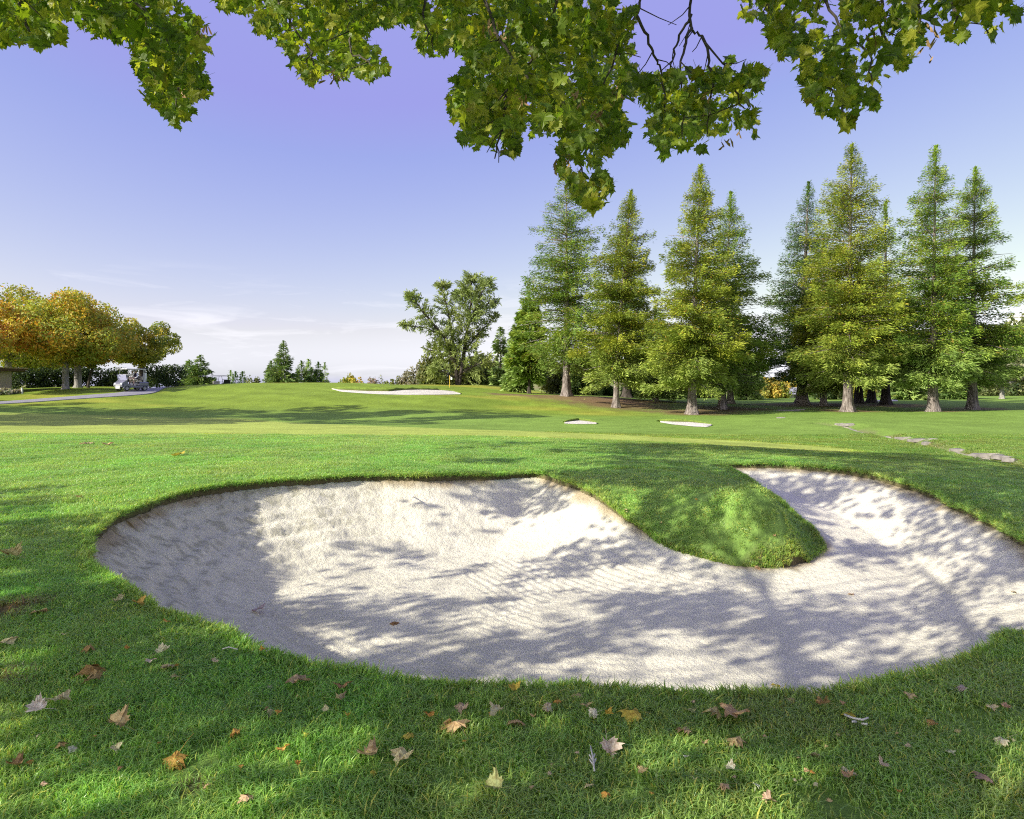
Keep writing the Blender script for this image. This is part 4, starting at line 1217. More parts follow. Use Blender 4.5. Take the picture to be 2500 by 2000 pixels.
# ---------------- broadleaf trees and shrubs
def leafcloud(r, centers, radii, n, size, pal, zshade=None, flat=.8):
    m = len(centers)
    w = np.array([q[0] * q[1] for q in radii]) if np.ndim(radii[0]) else np.array(radii) ** 2
    k = r.choice(m, n, p=w / w.sum())
    u = r.normal(size=(n, 3)); u /= np.linalg.norm(u, axis=1)[:, None]
    rr = (.55 + .5 * r.random(n) ** .7)
    rad = np.array([q if np.ndim(q) else (q, q * flat) for q in radii])[k]
    Pn = np.array(centers)[k] + u * rr[:, None] * np.stack([rad[:, 0], rad[:, 0], rad[:, 1]], 1)
    Nn = u * .7 + r.normal(0, .6, (n, 3)); Nn /= np.linalg.norm(Nn, axis=1)[:, None]
    D = np.cross(Nn, r.normal(size=(n, 3))); D /= np.linalg.norm(D, axis=1)[:, None]
    E_ = np.cross(Nn, D)
    s_ = size * r.uniform(.6, 1.35, n)
    V = np.empty((n, 4, 3))
    V[:, 0] = Pn - D * s_[:, None] * .5; V[:, 2] = Pn + D * s_[:, None] * .5
    V[:, 1] = Pn + E_ * s_[:, None] * .38 + Nn * s_[:, None] * .08; V[:, 3] = Pn - E_ * s_[:, None] * .38 + Nn * s_[:, None] * .08
    ck = r.integers(0, len(pal), m)[k]
    swap = r.random(n) < .45
    ck = np.where(swap, r.integers(0, len(pal), n), ck)
    C = np.array(pal)[ck] * r.uniform(.75, 1.3, (n, 1))
    return V.reshape(-1, 3), np.arange(n)[:, None] * 4 + np.array([0, 1, 2, 3]), np.repeat(C, 4, 0)

def dome(r, W, z0, z1, m, rad, flat=.6):
    """clump centres spread through a rounded crown of half width W between heights z0 and z1."""
    out = []
    while len(out) < m:
        x, y, z = r.uniform(-1, 1, 3)
        q = x * x + y * y + (z if z > 0 else z * 1.1) ** 2
        if .25 < q < 1: out.append((x * W, y * W, z0 + (z1 - z0) * (.38 + .62 * z if z > 0 else .38 + .38 * z)))
    return out, [rad * r.uniform(.7, 1.3) for _ in range(m)]

A_AUT = [(.62, .42, .06), (.58, .46, .07), (.48, .44, .07), (.40, .42, .07), (.58, .32, .05), (.30, .36, .06), (.36, .42, .07), (.34, .38, .07), (.44, .42, .07)]
A_GRN = [(.26, .31, .05), (.32, .34, .06), (.19, .25, .05), (.38, .34, .06)]
A_OLV = [(0.176, 0.203, 0.074), (0.230, 0.243, 0.095), (0.135, 0.162, 0.061)]
A_GREY = [(0.270, 0.257, 0.176), (0.230, 0.230, 0.149), (0.324, 0.297, 0.216)]
A_YEL = [(0.486, 0.419, 0.081), (0.405, 0.378, 0.095), (0.297, 0.311, 0.081), (0.513, 0.365, 0.068)]
A_PINK = [(0.365, 0.257, 0.189), (0.297, 0.230, 0.162), (0.243, 0.230, 0.121)]
A_HEDGE = [(0.047, 0.081, 0.030), (0.068, 0.101, 0.034), (0.038, 0.065, 0.027), (0.095, 0.135, 0.041)]

def broadleaf(label, loc, W, H, z0, seed, pal, trunk_r=.2, n=9000, size=.28, m=46, rad=None, name='maple_tree', group=None, bark=None, fork=.32, flat=.62, leanx=0.0, lobes=None):
    r = np.random.default_rng(seed)
    t0 = thing(name, label, 'tree', loc, 0, group)
    c, q = dome(r, W, z0, H, m, rad or W * .26)
    mb = MB(); mb.add(*leafcloud(r, c, q, n, size, pal)); mb.build('crown', m_crown, t0)
    mb = MB()
    zf = z0 + (H - z0) * .06
    tube(mb, [(0, 0, -.3), (0, 0, 0), (0.02, 0, .25), (leanx * .4, 0, zf * .6), (leanx, 0, zf)], [trunk_r * 1.6, trunk_r * 1.45, trunk_r * 1.05, trunk_r * .92, trunk_r * .85], 12)
    for i in range(9):
        e_ = np.array(c[int(r.integers(0, m))]); a_ = np.array((leanx, 0, zf - .1))
        mid = (a_ + e_) / 2 + np.array((0, 0, -.05 * H)); 
        tube(mb, curve(a_, e_, mid, 7), np.linspace(trunk_r * .55, .03, 7), 7)
    mb.build('trunk', bark or m_gbark, t0, smooth=True)
    return t0

G5 = 'autumn maples on the lawn left of the cart path'
def bl(label, px, by, ty, cb, hw, d, seed, pal, tw, **kw):
    q = P(px, by, d); z = ground_z(q[0], q[1])
    top = CAMZ - (ty - HOR) / FPX * d - z; bot = CAMZ - (cb - HOR) / FPX * d - z
    return broadleaf(label, (q[0], q[1], z - .02), hw / FPX * d, top, bot, seed, pal, tw / FPX * d, **kw)
bl('orange leaved maple with the left one of the two pale trunks', 160, 950, 722, 880, 118, 57, 101, A_AUT, 7, group=G5, n=26000, m=80, size=.20)
bl('orange green maple with the right one of the two pale trunks', 190, 950, 735, 885, 112, 59, 102, A_AUT + A_GRN[:2], 8, group=G5, n=23000, m=76, size=.20)
bl('rounded golden maple standing behind the silver golf cart', 346, 945, 785, 890, 74, 66, 103, A_AUT[1:4] + A_GRN, 6, group=G5, n=18000, m=60, size=.20, bark=m_dbark)
bl('tall green topped maple at the left edge behind the orange ones', 20, 950, 708, 880, 140, 68, 104, A_GRN + A_AUT[3:], 8, group=G5, n=22000, m=76, size=.23)
bl('deep orange maple cut off by the left edge of the picture', -40, 958, 735, 870, 95, 52, 105, A_AUT[:3] + [(.50, .22, .04)], 7, group=G5, n=16000, m=60, size=.2)
bl('low yellow green tree showing under the orange crowns above the hedge', 105, 950, 850, 900, 80, 74, 106, A_GRN, 4, n=6000, m=30, size=.3, name='garden_tree')
bl('small dark multi stemmed tree leaning right between trunks and cart', 215, 950, 860, 895, 45, 61, 107, A_AUT[2:] + A_OLV, 3, n=3500, m=22, size=.25, name='garden_tree', bark=m_dbark, leanx=.5)

def shrub(label, px, by, ty, hw, d, seed, pal, n=2600, size=.30, group=None, name='shrub', m=16, cat='shrub', low=0.0):
    r = np.random.default_rng(seed)
    q = P(px, by, d); z = ground_z(q[0], q[1])
    H = max(CAMZ - (ty - HOR) / FPX * d - z, .4); W = hw / FPX * d
    t0 = thing(name, label, cat, (q[0], q[1], z - .03), 0, group)
    c, k = [], []
    for i in range(m):
        a = r.random() * 6.28; rr = W * math.sqrt(r.random()) * .8
        hh = H * (1 - .45 * (rr / W) ** 2) * r.uniform(.55, .86)
        c.append((math.cos(a) * rr, math.sin(a) * rr, hh)); k.append((W * r.uniform(.22, .36), max(hh * .30, H * .16)))
        c.append((math.cos(a) * rr, math.sin(a) * rr, hh * .45)); k.append((W * r.uniform(.26, .40), hh * .45))
    mb = MB(); mb.add(*leafcloud(r, c, k, n, size, pal)); mb.build('foliage', m_crown, t0)
    mb = MB()
    for i in range(5):
        e_ = np.array(c[i * 2]); tube(mb, [(e_[0] * .1, e_[1] * .1, -.1), (e_[0] * .5, e_[1] * .5, e_[2] * .5), e_], [.07, .05, .02], 5)
    mb.build('stem', m_dbark, t0)
    return t0
G6 = 'bushes and round trees along the horizon'
for i, a in enumerate([
 ('round dark bush poking over the crest left of the highest conifer', 617, 945, 917, 22, 108, A_OLV, 2200), ('orange green autumn tree in the middle of the horizon line', 862, 945, 902, 27, 104, A_AUT[:3] + A_GRN, 3200),
 ('green bush joined to the left side of the orange horizon tree', 838, 945, 918, 16, 106, A_GRN, 1500), ('brownish bush right of the orange horizon tree', 908, 945, 920, 22, 112, A_PINK, 1900),
 ('round blue grey tree just above the far bushes', 929, 945, 918, 15, 150, A_GREY + A_OLV, 1600), ('olive bush left of the pale grey trees', 945, 946, 930, 18, 104, A_GRN, 1300),
 ('grey green round tree left of the two pale grey ones', 972, 947, 915, 22, 105, A_OLV + A_GREY, 2200), ('dusty pinkish grey tree beside the leaning pine', 993, 947, 908, 20, 104, A_PINK + A_GREY, 2200),
 ('large pale grey tree behind the left arm of the leaning pine', 1030, 949, 877, 36, 98, A_GREY, 4200), ('yellow green low bush under the leaning pine', 1065, 950, 915, 30, 90, A_GRN, 2300),
 ('dark bush at the right foot of the leaning pine', 1165, 953, 888, 40, 88, A_OLV, 2600), ('green bush between the leaning pine and the thin grey conifer', 1208, 955, 900, 34, 90, A_GRN, 1900),
 ('olive bush right of the thin grey conifer', 1248, 958, 885, 38, 88, A_OLV, 2000)]):
    shrub(*a[:6], 200 + i, a[6], a[7], size=.34, group=G6)
G7 = 'bushes seen between the redwood trunks'
for i, a in enumerate([
 ('grey green bush behind the leftmost redwood trunk', 1345, 965, 875, 46, 74, A_OLV, 2600), ('dark bush right of the leftmost redwood trunk', 1440, 968, 905, 38, 80, A_HEDGE + A_OLV, 2400), ('pale bush between the second and the broad redwood', 1590, 975, 915, 40, 84, A_OLV + A_GREY, 2600),
 ('olive bush behind the broad redwood trunk', 1665, 978, 912, 40, 84, A_OLV, 2600), ('pale olive bush left of the narrow redwood trunk', 1725, 980, 920, 36, 86, A_GREY + A_OLV, 2300), ('dusty pink bush left of the yellow ones', 1822, 978, 925, 28, 86, A_PINK, 2200),
 ('bright yellow bush left of the grey roof', 1875, 978, 918, 32, 84, A_YEL, 3000), ('yellow green bush in front of the hill behind the grey roof', 1902, 974, 928, 28, 96, A_YEL + A_GRN, 2200), ('orange yellow bush right above the grey roof', 1925, 972, 915, 22, 104, A_YEL[:1] + A_AUT[:2], 1800),
 ('shaded bush left of the tallest redwood trunk', 2030, 983, 915, 36, 74, A_HEDGE + A_OLV, 2800), ('olive bush behind the two dark trunks', 2110, 975, 925, 36, 96, A_GRN, 2000), ('dark bush left of the chain fence', 2170, 974, 930, 30, 100, A_HEDGE + A_OLV, 2000),
 ('olive bush behind the chain fence', 2225, 965, 918, 40, 112, A_OLV + A_GREY, 2400), ('yellow green bush right of the chain fence', 2310, 968, 925, 32, 108, A_YEL + A_GRN, 2000), ('dark bush right of the rightmost redwood trunk', 2410, 968, 922, 34, 106, A_OLV, 2200),
 ('dense dark bush at the right edge below the hillside', 2490, 970, 905, 42, 104, A_OLV + A_HEDGE, 2600), ('grey bush behind the pale trunked tree', 2450, 966, 915, 34, 112, A_GREY + A_OLV, 2000)]):
    shrub(*a[:6], 230 + i, a[6], a[7], size=.34, group=G7)
bl('small pale trunked tree with sage leaves near the right edge', 2446, 971, 890, 938, 58, 82, 110, A_OLV + A_GREY, 5, n=5000, m=30, size=.32, name='garden_tree')
G8 = 'trees scattered on the far hillsides'
for i, (px, d, ty, hw, pal, lab) in enumerate([(2490, 190, 735, 22, A_OLV, 'dark tree on the skyline of the right hillside'), (2470, 200, 765, 18, A_OLV, 'lower dark tree on the skyline of the right hillside'), (2440, 205, 850, 22, A_OLV, 'olive tree half way down the right hillside'), (2505, 185, 860, 26, A_HEDGE, 'dark tree at the foot of the right hillside'),
    (1180, 250, 862, 22, A_OLV, 'tree on the pale hill left of the white house'), (1212, 255, 868, 16, A_OLV, 'bushy tree below the white hill house'), (1262, 258, 846, 22, A_GREY, 'grey tree right of the white hill house'), (1240, 246, 900, 30, A_PINK, 'dusty tree low on the pale hill')]):
    q = P(px, 900, d); z = ground_z(q[0], q[1])
    shrub(lab, px, HOR + (CAMZ - z) / d * FPX, ty, hw, d, 260 + i, pal, 1300, size=.9, group=G8, name='hillside_tree', cat='tree', m=10)

# ---------------- the leaning, many stemmed pine
r = np.random.default_rng(77)
pd = 78.0
pine0 = P(1118, 950, pd); pz = ground_z(pine0[0], pine0[1])
pine = thing('pine_tree', 'leaning many stemmed pine with bare arms standing behind the flag', 'tree', (pine0[0], pine0[1], pz - .05))
def pp(px, py, dy=0.0):
    q = P(px, py, pd); return np.array((q[0] - pine0[0], dy, q[2] - pz))
STEMS = [([(1118, 952, 0), (1112, 880, 0), (1085, 820, -.5), (1045, 775, -1.), (1012, 735, -1.2), (1000, 722, -1.2)], .34, 1.3), ([(1112, 880, 0), (1100, 800, .6), (1090, 745, .8), (1078, 700, 1.), (1074, 688, 1.)], .22, 1.25),
         ([(1118, 952, 0), (1130, 880, .3), (1140, 800, .4), (1150, 740, .3), (1150, 690, .2), (1148, 678, .2)], .36, 2.0), ([(1140, 800, .4), (1165, 740, -.4), (1185, 700, -.6), (1190, 682, -.6)], .18, 1.5),
         ([(1085, 820, -.5), (1040, 800, -.8), (1005, 797, -1.), (978, 793, -1.)], .12, .6), ([(1130, 860, .3), (1165, 815, .8), (1198, 780, 1.), (1212, 768, 1.)], .16, .9), ([(1112, 880, 0), (1070, 860, .6), (1035, 850, .8)], .14, 1.5),
         ([(1118, 915, 0), (1165, 890, -.6), (1200, 880, -.9)], .13, 1.6), ([(1118, 925, 0), (1080, 905, -1.), (1060, 900, -1.4)], .12, 1.6), ([(1150, 760, .3), (1120, 720, .8), (1105, 712, 1.)], .1, .6), ([(1165, 760, 0), (1200, 735, -.5), (1220, 738, -.6)], .1, .7)]
mbt = MB(); NP, ND = [], []
for pts, rad, spread in STEMS:
    q = np.array([pp(*p_) for p_ in pts]); k = np.linspace(0, len(q) - 1, 5 * len(q))
    c = np.array([np.interp(k, np.arange(len(q)), q[:, j]) for j in range(3)]).T; c += r.normal(0, .05, c.shape) * np.linspace(0, 1, len(c))[:, None]
    tube(mbt, c, np.linspace(rad * .72, .04, len(c)), 8)
    ln_ = np.linalg.norm(np.diff(c, axis=0), axis=1).sum()
    for b in range(int(ln_ * 11)):
        t = r.uniform(.22 if pts[0][1] > 940 and rad > .3 else .04, 1.0)
        k_ = t * (len(c) - 1); i_ = int(min(k_, len(c) - 2)); o_ = c[i_] + (c[i_ + 1] - c[i_]) * (k_ - i_)
        tdir = c[i_ + 1] - c[i_]; tdir /= np.linalg.norm(tdir)
        ln = spread * (.16 + 1.35 * (1 - t) ** .7) * r.uniform(.35, 1.25)
        u_ = r.normal(size=3); u_ -= (u_ @ tdir) * tdir; u_ /= np.linalg.norm(u_)
        dv = u_ * .9 + tdir * .35 + np.array((0, 0, r.uniform(-.25, .35))); dv /= np.linalg.norm(dv)
        e_ = o_ + dv * ln + np.array((0, 0, .22 * ln))
        tube(mbt, [o_, (o_ + e_) / 2 - np.array((0, 0, .05)), e_], [.028, .02, .01], 3, cap=False)
        m_ = int(22 * ln + 6); s_ = r.uniform(.32, 1.12, m_)
        NP.append(o_ + (e_ - o_) * s_[:, None] + r.normal(0, .085, (m_, 3))); ND.append(np.tile(dv, (m_, 1)))
mbt.build('trunk', m_dbark, pine, smooth=True)
NP = np.concatenate(NP); ND = np.concatenate(ND) * .8 + r.normal(0, .45, (len(NP), 3)) + (0, 0, .2); ND /= np.linalg.norm(ND, axis=1)[:, None]
n = len(NP); k = fbm(NP[:, 0] * .5, NP[:, 2] * .5, 5, 3)[:, None]
C = np.array((.17, .23, .075)) * (1 - k) * 1.3 + np.array((.31, .34, .09)) * k; C *= r.uniform(.7, 1.3, (n, 1))
mb = MB(); Ln = r.uniform(.28, .58, n); mb.add(*sprays(r, NP, ND, Ln, Ln * .22, C)); mb.build('crown', m_needle, pine)
# lower skirt of the pine
shrub('drooping green pine skirt left of the flag', 1085, 951, 842, 62, 86, 290, [(.13, .15, .04), (.10, .13, .04), (.17, .17, .05)], 5200, size=.34, name='young_pine', cat='tree')
shrub('dark green young pine right of the leaning pine trunk', 1150, 952, 855, 55, 87, 291, [(.07, .10, .035), (.11, .13, .04), (.15, .16, .045)], 4600, size=.34, name='young_pine', cat='tree')

# ---------------- hedges on the left
def hedge(label, px0, px1, d0, d1, top_py, seed, th=1.3):
    a = P(px0, 950, d0); b = P(px1, 950, d1)
    r = np.random.default_rng(seed)
    za = ground_z(a[0], a[1]); zb_ = ground_z(b[0], b[1])
    t0 = thing('hedge', label, 'hedge', (a[0], a[1], za - .05))
    ln = math.hypot(b[0] - a[0], b[1] - a[1]); u = np.array(((b[0] - a[0]) / ln, (b[1] - a[1]) / ln)); v = np.array((-u[1], u[0]))
    ta = CAMZ - (top_py - HOR) / FPX * d0; tb = CAMZ - (top_py - HOR) / FPX * d1
    m = int(ln * 18); c, k = [], []
    for i in range(m):
        s_ = r.random() * ln; g = za + (zb_ - za) * s_ / ln - za; tp_ = ta + (tb - ta) * s_ / ln - za
        q = u * s_ + v * r.uniform(-.5, .5) * th
        hh = tp_ - g
        c.append((q[0], q[1], g + hh * r.uniform(.1, .85))); k.append((.6, hh * .2))
    mb = MB(); mb.add(*leafcloud(r, c, k, int(ln * 1100), .20, A_HEDGE)); mb.build('foliage', m_crown, t0)
    mb = MB()
    for i in range(int(ln / 1.2)):
        q = u * (i * 1.2 + .4); g = (zb_ - za) * (i * 1.2) / ln; h_ = (ta - za) * .8
        tube(mb, [(q[0], q[1], g - .1), (q[0] + .1, q[1], g + h_ * .5), (q[0], q[1] + .1, g + h_)], [.08, .06, .03], 5)
    mb.build('stem', m_dbark, t0)
hedge('long dark clipped hedge behind the two pale maple trunks', 20, 310, 63, 70, 896, 301)
hedge('dark green hedge end standing right of the silver golf cart', 350, 432, 68, 72, 890, 302, th=2.2)

# ---------------- trees outside the left edge whose shadows cross the mown slope
G9 = 'trees off the left edge that shade the fairway'
for i, (x, y, H, W) in enumerate([(-53, 31, 14, 5), (-44, 30, 15, 5), (-36, 28.5, 17, 5), (-29.5, 25.5, 19, 4.6), (-62, 33, 15, 5.5)]):
    lab = ['broad tree outside the left edge, second farthest from the fairway', 'broad tree outside the left edge, middle of the five', 'broad tree outside the left edge, second nearest the bunker', 'tall tree outside the left edge, nearest the bunker', 'broad tree outside the left edge, farthest from the bunker'][i]
    broadleaf(lab, (x, y, ground_z(x, y)), W, H, 3.2, 320 + i, A_GRN, .25, n=5000, size=.5, m=40, name='shade_tree', group=G9)
#@@PART5
# ------------------------------------------------------------------ far bunkers, path, creek
m_fsand = sand_material('far_bunker_sand', (.64, .60, .49))
def strip_sheet(name, top, bot, mat, lift=.015, nu=60, nv=8, kind='structure', col=(1, 1, 1)):
    """a sheet lying on the ground between a far edge and a near edge, both read as photo pixels."""
    x0, x1 = top[0][0], top[-1][0]
    us = np.linspace(x0, x1, nu)
    ty = np.interp(us, [q[0] for q in top], [q[1] for q in top]); by = np.interp(us, [q[0] for q in bot], [q[1] for q in bot])
    far = np.array([hit(a, b, 20)[:2] for a, b in zip(us, ty)]); near = np.array([hit(a, b, 20)[:2] for a, b in zip(us, np.maximum(by, ty + .15))])
    t = np.linspace(0, 1, nv)[:, None, None]
    Q = near[None] * (1 - t) + far[None] * t
    z = ground_z(Q[..., 0].ravel(), Q[..., 1].ravel()).reshape(Q.shape[:2])
    dome_ = np.sin(np.linspace(0, 1, nv) * math.pi)[:, None]
    z = z + lift + .02 * dome_ + .06 * np.linspace(0, 1, nv)[:, None]
    V = np.concatenate([Q, z[..., None]], 2).reshape(-1, 3)
    mb = MB(); mb.add(V, grid_faces(nu, nv), col)
    o = mb.build(name, mat, smooth=True)
    tag(o, kind=kind)
    return far, z[-1]
b2_top = [(810, 950), (827, 953.4), (892, 956.6), (950, 957.5), (983, 954.4), (1022, 953.4), (1071, 954.2), (1106, 957), (1124, 962.2)]
b2_bot = [(810, 950.6), (834, 957), (876, 960.2), (925, 963), (990, 964.4), (1071, 964), (1124, 963)]
far, zf = strip_sheet('bunker_sand', b2_top, b2_bot, m_fsand, nu=90, nv=12)
def lip(far, zf, hl, hr, jag, n0=0, n1=None):
    far = far[n0:n1]; zf = zf[n0:n1]; n = len(far); t = np.linspace(0, 1, n)
    h = (hl + (hr - hl) * t) * np.sin(np.clip(t, .0, 1) * math.pi) ** .4 + .02
    h = h * (1 + jag * (vnoise(t * 40, t * 0, 7) - .5))
    rows = []
    for dy, k in ((-.04, 0), (-.10, .55), (.02, 1.), (.5, .8), (1.4, -.05)):
        z = zf + h * k if k > 0 else (zf - .05 if k == 0 else zf * 0 + ground_z(far[:, 0], far[:, 1] + dy) - .03)
        if k == .8: z = np.maximum(ground_z(far[:, 0], far[:, 1] + dy), zf + h * .7)
        rows.append(np.stack([far[:, 0], far[:, 1] + dy, z], 1))
    V = np.concatenate(rows)
    C = np.concatenate([np.tile(c, (n, 1)) for c in ((.13, .12, .05), (.12, .17, .035), SLOPE, SLOPE, SLOPE)])
    mb = MB(); mb.add(V, grid_faces(n, len(rows)), C)
    tag(mb.build('bunker_lip', m_ground, smooth=True), kind='structure')
lip(far, zf, .30, .12, .5)
far, zf = strip_sheet('bunker_sand', [(1378, 1033.8), (1400, 1031), (1413, 1029.6), (1430, 1031.2), (1456, 1035)], [(1378, 1034.6), (1410, 1036.2), (1456, 1036)], m_fsand)
lip(far, zf, .10, .10, .5)
far, zf = strip_sheet('bunker_sand', [(1612, 1031), (1640, 1032.8), (1680, 1033.5), (1725, 1038), (1737, 1039)], [(1612, 1031.8), (1640, 1036.6), (1690, 1041.6), (1725, 1043.6), (1737, 1040)], m_fsand)
lip(far, zf, .16, .05, .5)
strip_sheet('bunker_sand', [(2138, 979.4), (2165, 976.6), (2192, 978.6)], [(2138, 980.2), (2165, 980.6), (2192, 979.8)], m_fsand)

def ribbon(name, pts, wid, mat, lift=.05, step=.7, col=(1, 1, 1), skirt=.15, jag=0.0):
    pts = np.array(pts, float)
    s_ = np.r_[0, np.cumsum(np.linalg.norm(np.diff(pts[:, :2], axis=0), axis=1))]
    u = np.arange(0, s_[-1], step)
    # smooth by interpolating on a moving average of a dense polyline
    c = np.stack([np.interp(u, s_, pts[:, 0]), np.interp(u, s_, pts[:, 1])], 1)
    for _ in range(3): c[1:-1] = (c[:-2] + 2 * c[1:-1] + c[2:]) / 4
    T = np.gradient(c, axis=0); T /= np.linalg.norm(T, axis=1)[:, None]; Nn = np.stack([-T[:, 1], T[:, 0]], 1)
    w = np.interp(u, s_, wid if np.ndim(wid) else np.full(len(pts), wid))
    rows = []
    for k in (-1.0, -1.0, -.5, 0, .5, 1.0, 1.0):
        q = c + Nn * (k * w / 2 * (1 + jag * (vnoise(u * 3, u * 0 + k, 9) - .5)))[:, None]
        rows.append(np.stack([q[:, 0], q[:, 1], ground_z(q[:, 0], q[:, 1]) + lift], 1))
    rows[0][:, 2] -= skirt; rows[-1][:, 2] -= skirt
    V = np.stack(rows, 1).reshape(-1, 3)
    mb = MB(); mb.add(V, grid_faces(7, len(c))[:, ::-1], col)
    return tag(mb.build(name, mat, smooth=False), kind='structure')
m_path = simple_mat('cart_path_concrete', (.25, .24, .25), rough=.9, noise=.12, nscale=2.0)
ribbon('cart_path', [hit(a, b, 25)[:2] for a, b in ((-700, 1000), (-300, 994), (-100, 989), (0, 985), (60, 981), (130, 975.5), (200, 970.5), (260, 966), (310, 963))] + [P(345, 950, 54.5)[:2], P(372, 950, 59)[:2], P(420, 950, 66)[:2], P(500, 950, 76)[:2], P(600, 950, 90)[:2]], 2.3, m_path)
m_creek = simple_mat('creek_concrete', (.30, .27, .21), rough=.9, noise=.25, nscale=3.0, bump=.4)
ribbon('creek_bed', DITCH, [.12, .30, .22, .32, .25, .50, .50, .30, .2], m_creek, lift=.035, step=.25, jag=.9, skirt=.1)

m_stone = simple_mat('slab_stone', (.21, .19, .165), rough=.9, noise=.35, nscale=5.0, bump=.6)
def slab(label, px, py, L_, W_, seed, th=.10, tilt=.05, rz=None):
    r = np.random.default_rng(seed)
    x, y, z = hit(px, py, 8)
    a = np.sort(r.random(9) * 6.283); q = np.stack([np.cos(a) * L_ * r.uniform(.4, .55, 9), np.sin(a) * W_ * r.uniform(.4, .58, 9)], 1)
    V = np.concatenate([np.c_[q * 1.04, np.full(9, -th * .6)], np.c_[q, np.full(9, th * .35)], np.c_[q * .9, np.full(9, th * .5) + r.normal(0, .01, 9)]])
    f = [(i, (i + 1) % 9, 9 + (i + 1) % 9, 9 + i) for i in range(9)] + [(9 + i, 9 + (i + 1) % 9, 18 + (i + 1) % 9, 18 + i) for i in range(9)] + [tuple(range(18, 27))]
    mb = MB(); mb.add(V, f)
    o = mb.build('stone_slab', m_stone, loc=(x, y, z + .005))
    o.rotation_euler = (r.normal(0, tilt), r.normal(0, tilt), (-.55 if rz is None else rz) + r.normal(0, .2))
    return tag(o, label, 'stone slab', 'flat stones along the little creek')
slab('long flat pale stone lying lowest and widest beside the creek', 2415, 1112, 1.0, .42, 1)
slab('flat grey stone at the near end of the creek by the right edge', 2452, 1117, .70, .40, 2)
slab('broken brownish stone tucked under the creek end on its right', 2470, 1125, .42, .30, 3)
slab('thin stone slab half way down the creek, tilted over its bank', 2250, 1075, .95, .36, 4)
slab('narrow stone slab just up the creek from the tilted one', 2215, 1070, .8, .28, 5)
slab('small crumbled stone at the right tip of the tilted creek slab', 2268, 1083, .40, .25, 6)
slab('pale flat stone in the middle of the widest creek stretch', 2345, 1100, .9, .34, 7)
slab('lone grey slab at the upper end of the creek', 2060, 1037, 1.1, .5, 8)
slab('small pale stone far up the lawn beyond the creek end', 1905, 1021, .6, .35, 9)
slab('dark broad stone in the redwood shade left of the tallest trunk', 1925, 1003, 1.7, .8, 10)
slab('lighter stone beside the dark broad one in the redwood shade', 1952, 1001, .9, .5, 11)

# ------------------------------------------------------------------ buildings, fence, post, flag
m_wall = simple_mat('stucco_wall', (.42, .37, .31), rough=.9, noise=.08, nscale=3)
m_rooft = simple_mat('clay_tile', (.40, .31, .24), rough=.85, noise=.25, nscale=4)
m_wood = simple_mat('dark_timber', (.10, .065, .045), rough=.8, noise=.3, nscale=6)
m_white = simple_mat('white_paint', (.78, .77, .74), rough=.5, noise=.04, nscale=4)
m_glass = simple_mat('dark_window_glass', (.04, .05, .06), rough=.08, noise=.1, nscale=1, spec=.8)
m_groof = simple_mat('grey_shingle', (.30, .30, .32), rough=.9, noise=.2, nscale=3)

bd = 56.0
c0 = P(28, 957, bd); zb0 = ground_z(c0[0], c0[1])
b = thing('garden_building', 'stucco pavilion with overhanging tile roof cut by the left edge', 'building', (c0[0], c0[1], zb0 - .1), R(37))
H_ = CAMZ - (908 - HOR) / FPX * bd - zb0
mb = MB(); box(mb, -7, 0, 0, 4, -.4, H_ + .15, bev=.02); mb.build('wall', m_wall, b)
mb = MB(); prism(mb, [(-8.0, H_ + .16), (.95, H_ + .16), (.95, H_ + .30), (-8.0, H_ + .62)], 'y', -1.0, 4.8); mb.build('roof', m_wood, b)
rf = [o for o in b.children if o.name.startswith('roof')][0] if b.children else None
for i in range(14):
    x = .98 - i * .34
    mb = MB()
    a = np.linspace(0, math.pi, 6); zr = H_ + .31 + .0357 * (.95 - x) + .02
    for (y0, y1) in ((-1.12, 4.9),):
        v = [(x - .16 + .16 * (1 - math.cos(t)) - .0, y0 if k == 0 else y1, zr + .13 * math.sin(t)) for k in (0, 1) for t in a]
        mb.add(v, [(j, j + 1, 6 + j + 1, 6 + j) for j in range(5)] + [tuple(range(6)), tuple(range(11, 5, -1))])
    mb.build('roof_tile', m_rooft, b)
for i in range(6):
    mb = MB(); box(mb, -.9 - i * 1.1, -.78 - i * 1.1, -.95, .2, H_ - .02, H_ + .15); mb.build('rafter', m_wood, b)
# arched opening
mb = MB()
ar = [(-1.9 + .75 * math.cos(t), .95 + .85 + .75 * math.sin(t)) for t in np.linspace(0, math.pi, 10)]
prism(mb, [(-1.15, .25)] + ar + [(-2.65, .25)], 'y', -.05, .01); w_ = mb.build('arched_opening', m_white, b)

hd = 100.0
c0 = P(1934, 975, hd); zg = ground_z(c0[0], c0[1])
h = thing('house', 'low house with a grey gabled roof beyond the yellow bushes', 'house', (c0[0], c0[1], zg - .2), .25)
mb = MB(); box(mb, -2.2, 2.2, 0, 3.5, -.3, .75); mb.build('wall', m_wall, h)
mb = MB(); prism(mb, [(-.35, .7), (1.75, 1.75), (3.85, .7)], 'x', -2.5, 2.5); mb.build('roof', m_groof, h)
for x in (-1.2, .4):
    mb = MB(); box(mb, x, x + .8, -.04, .02, .1, .6); mb.build('window', m_glass, h)

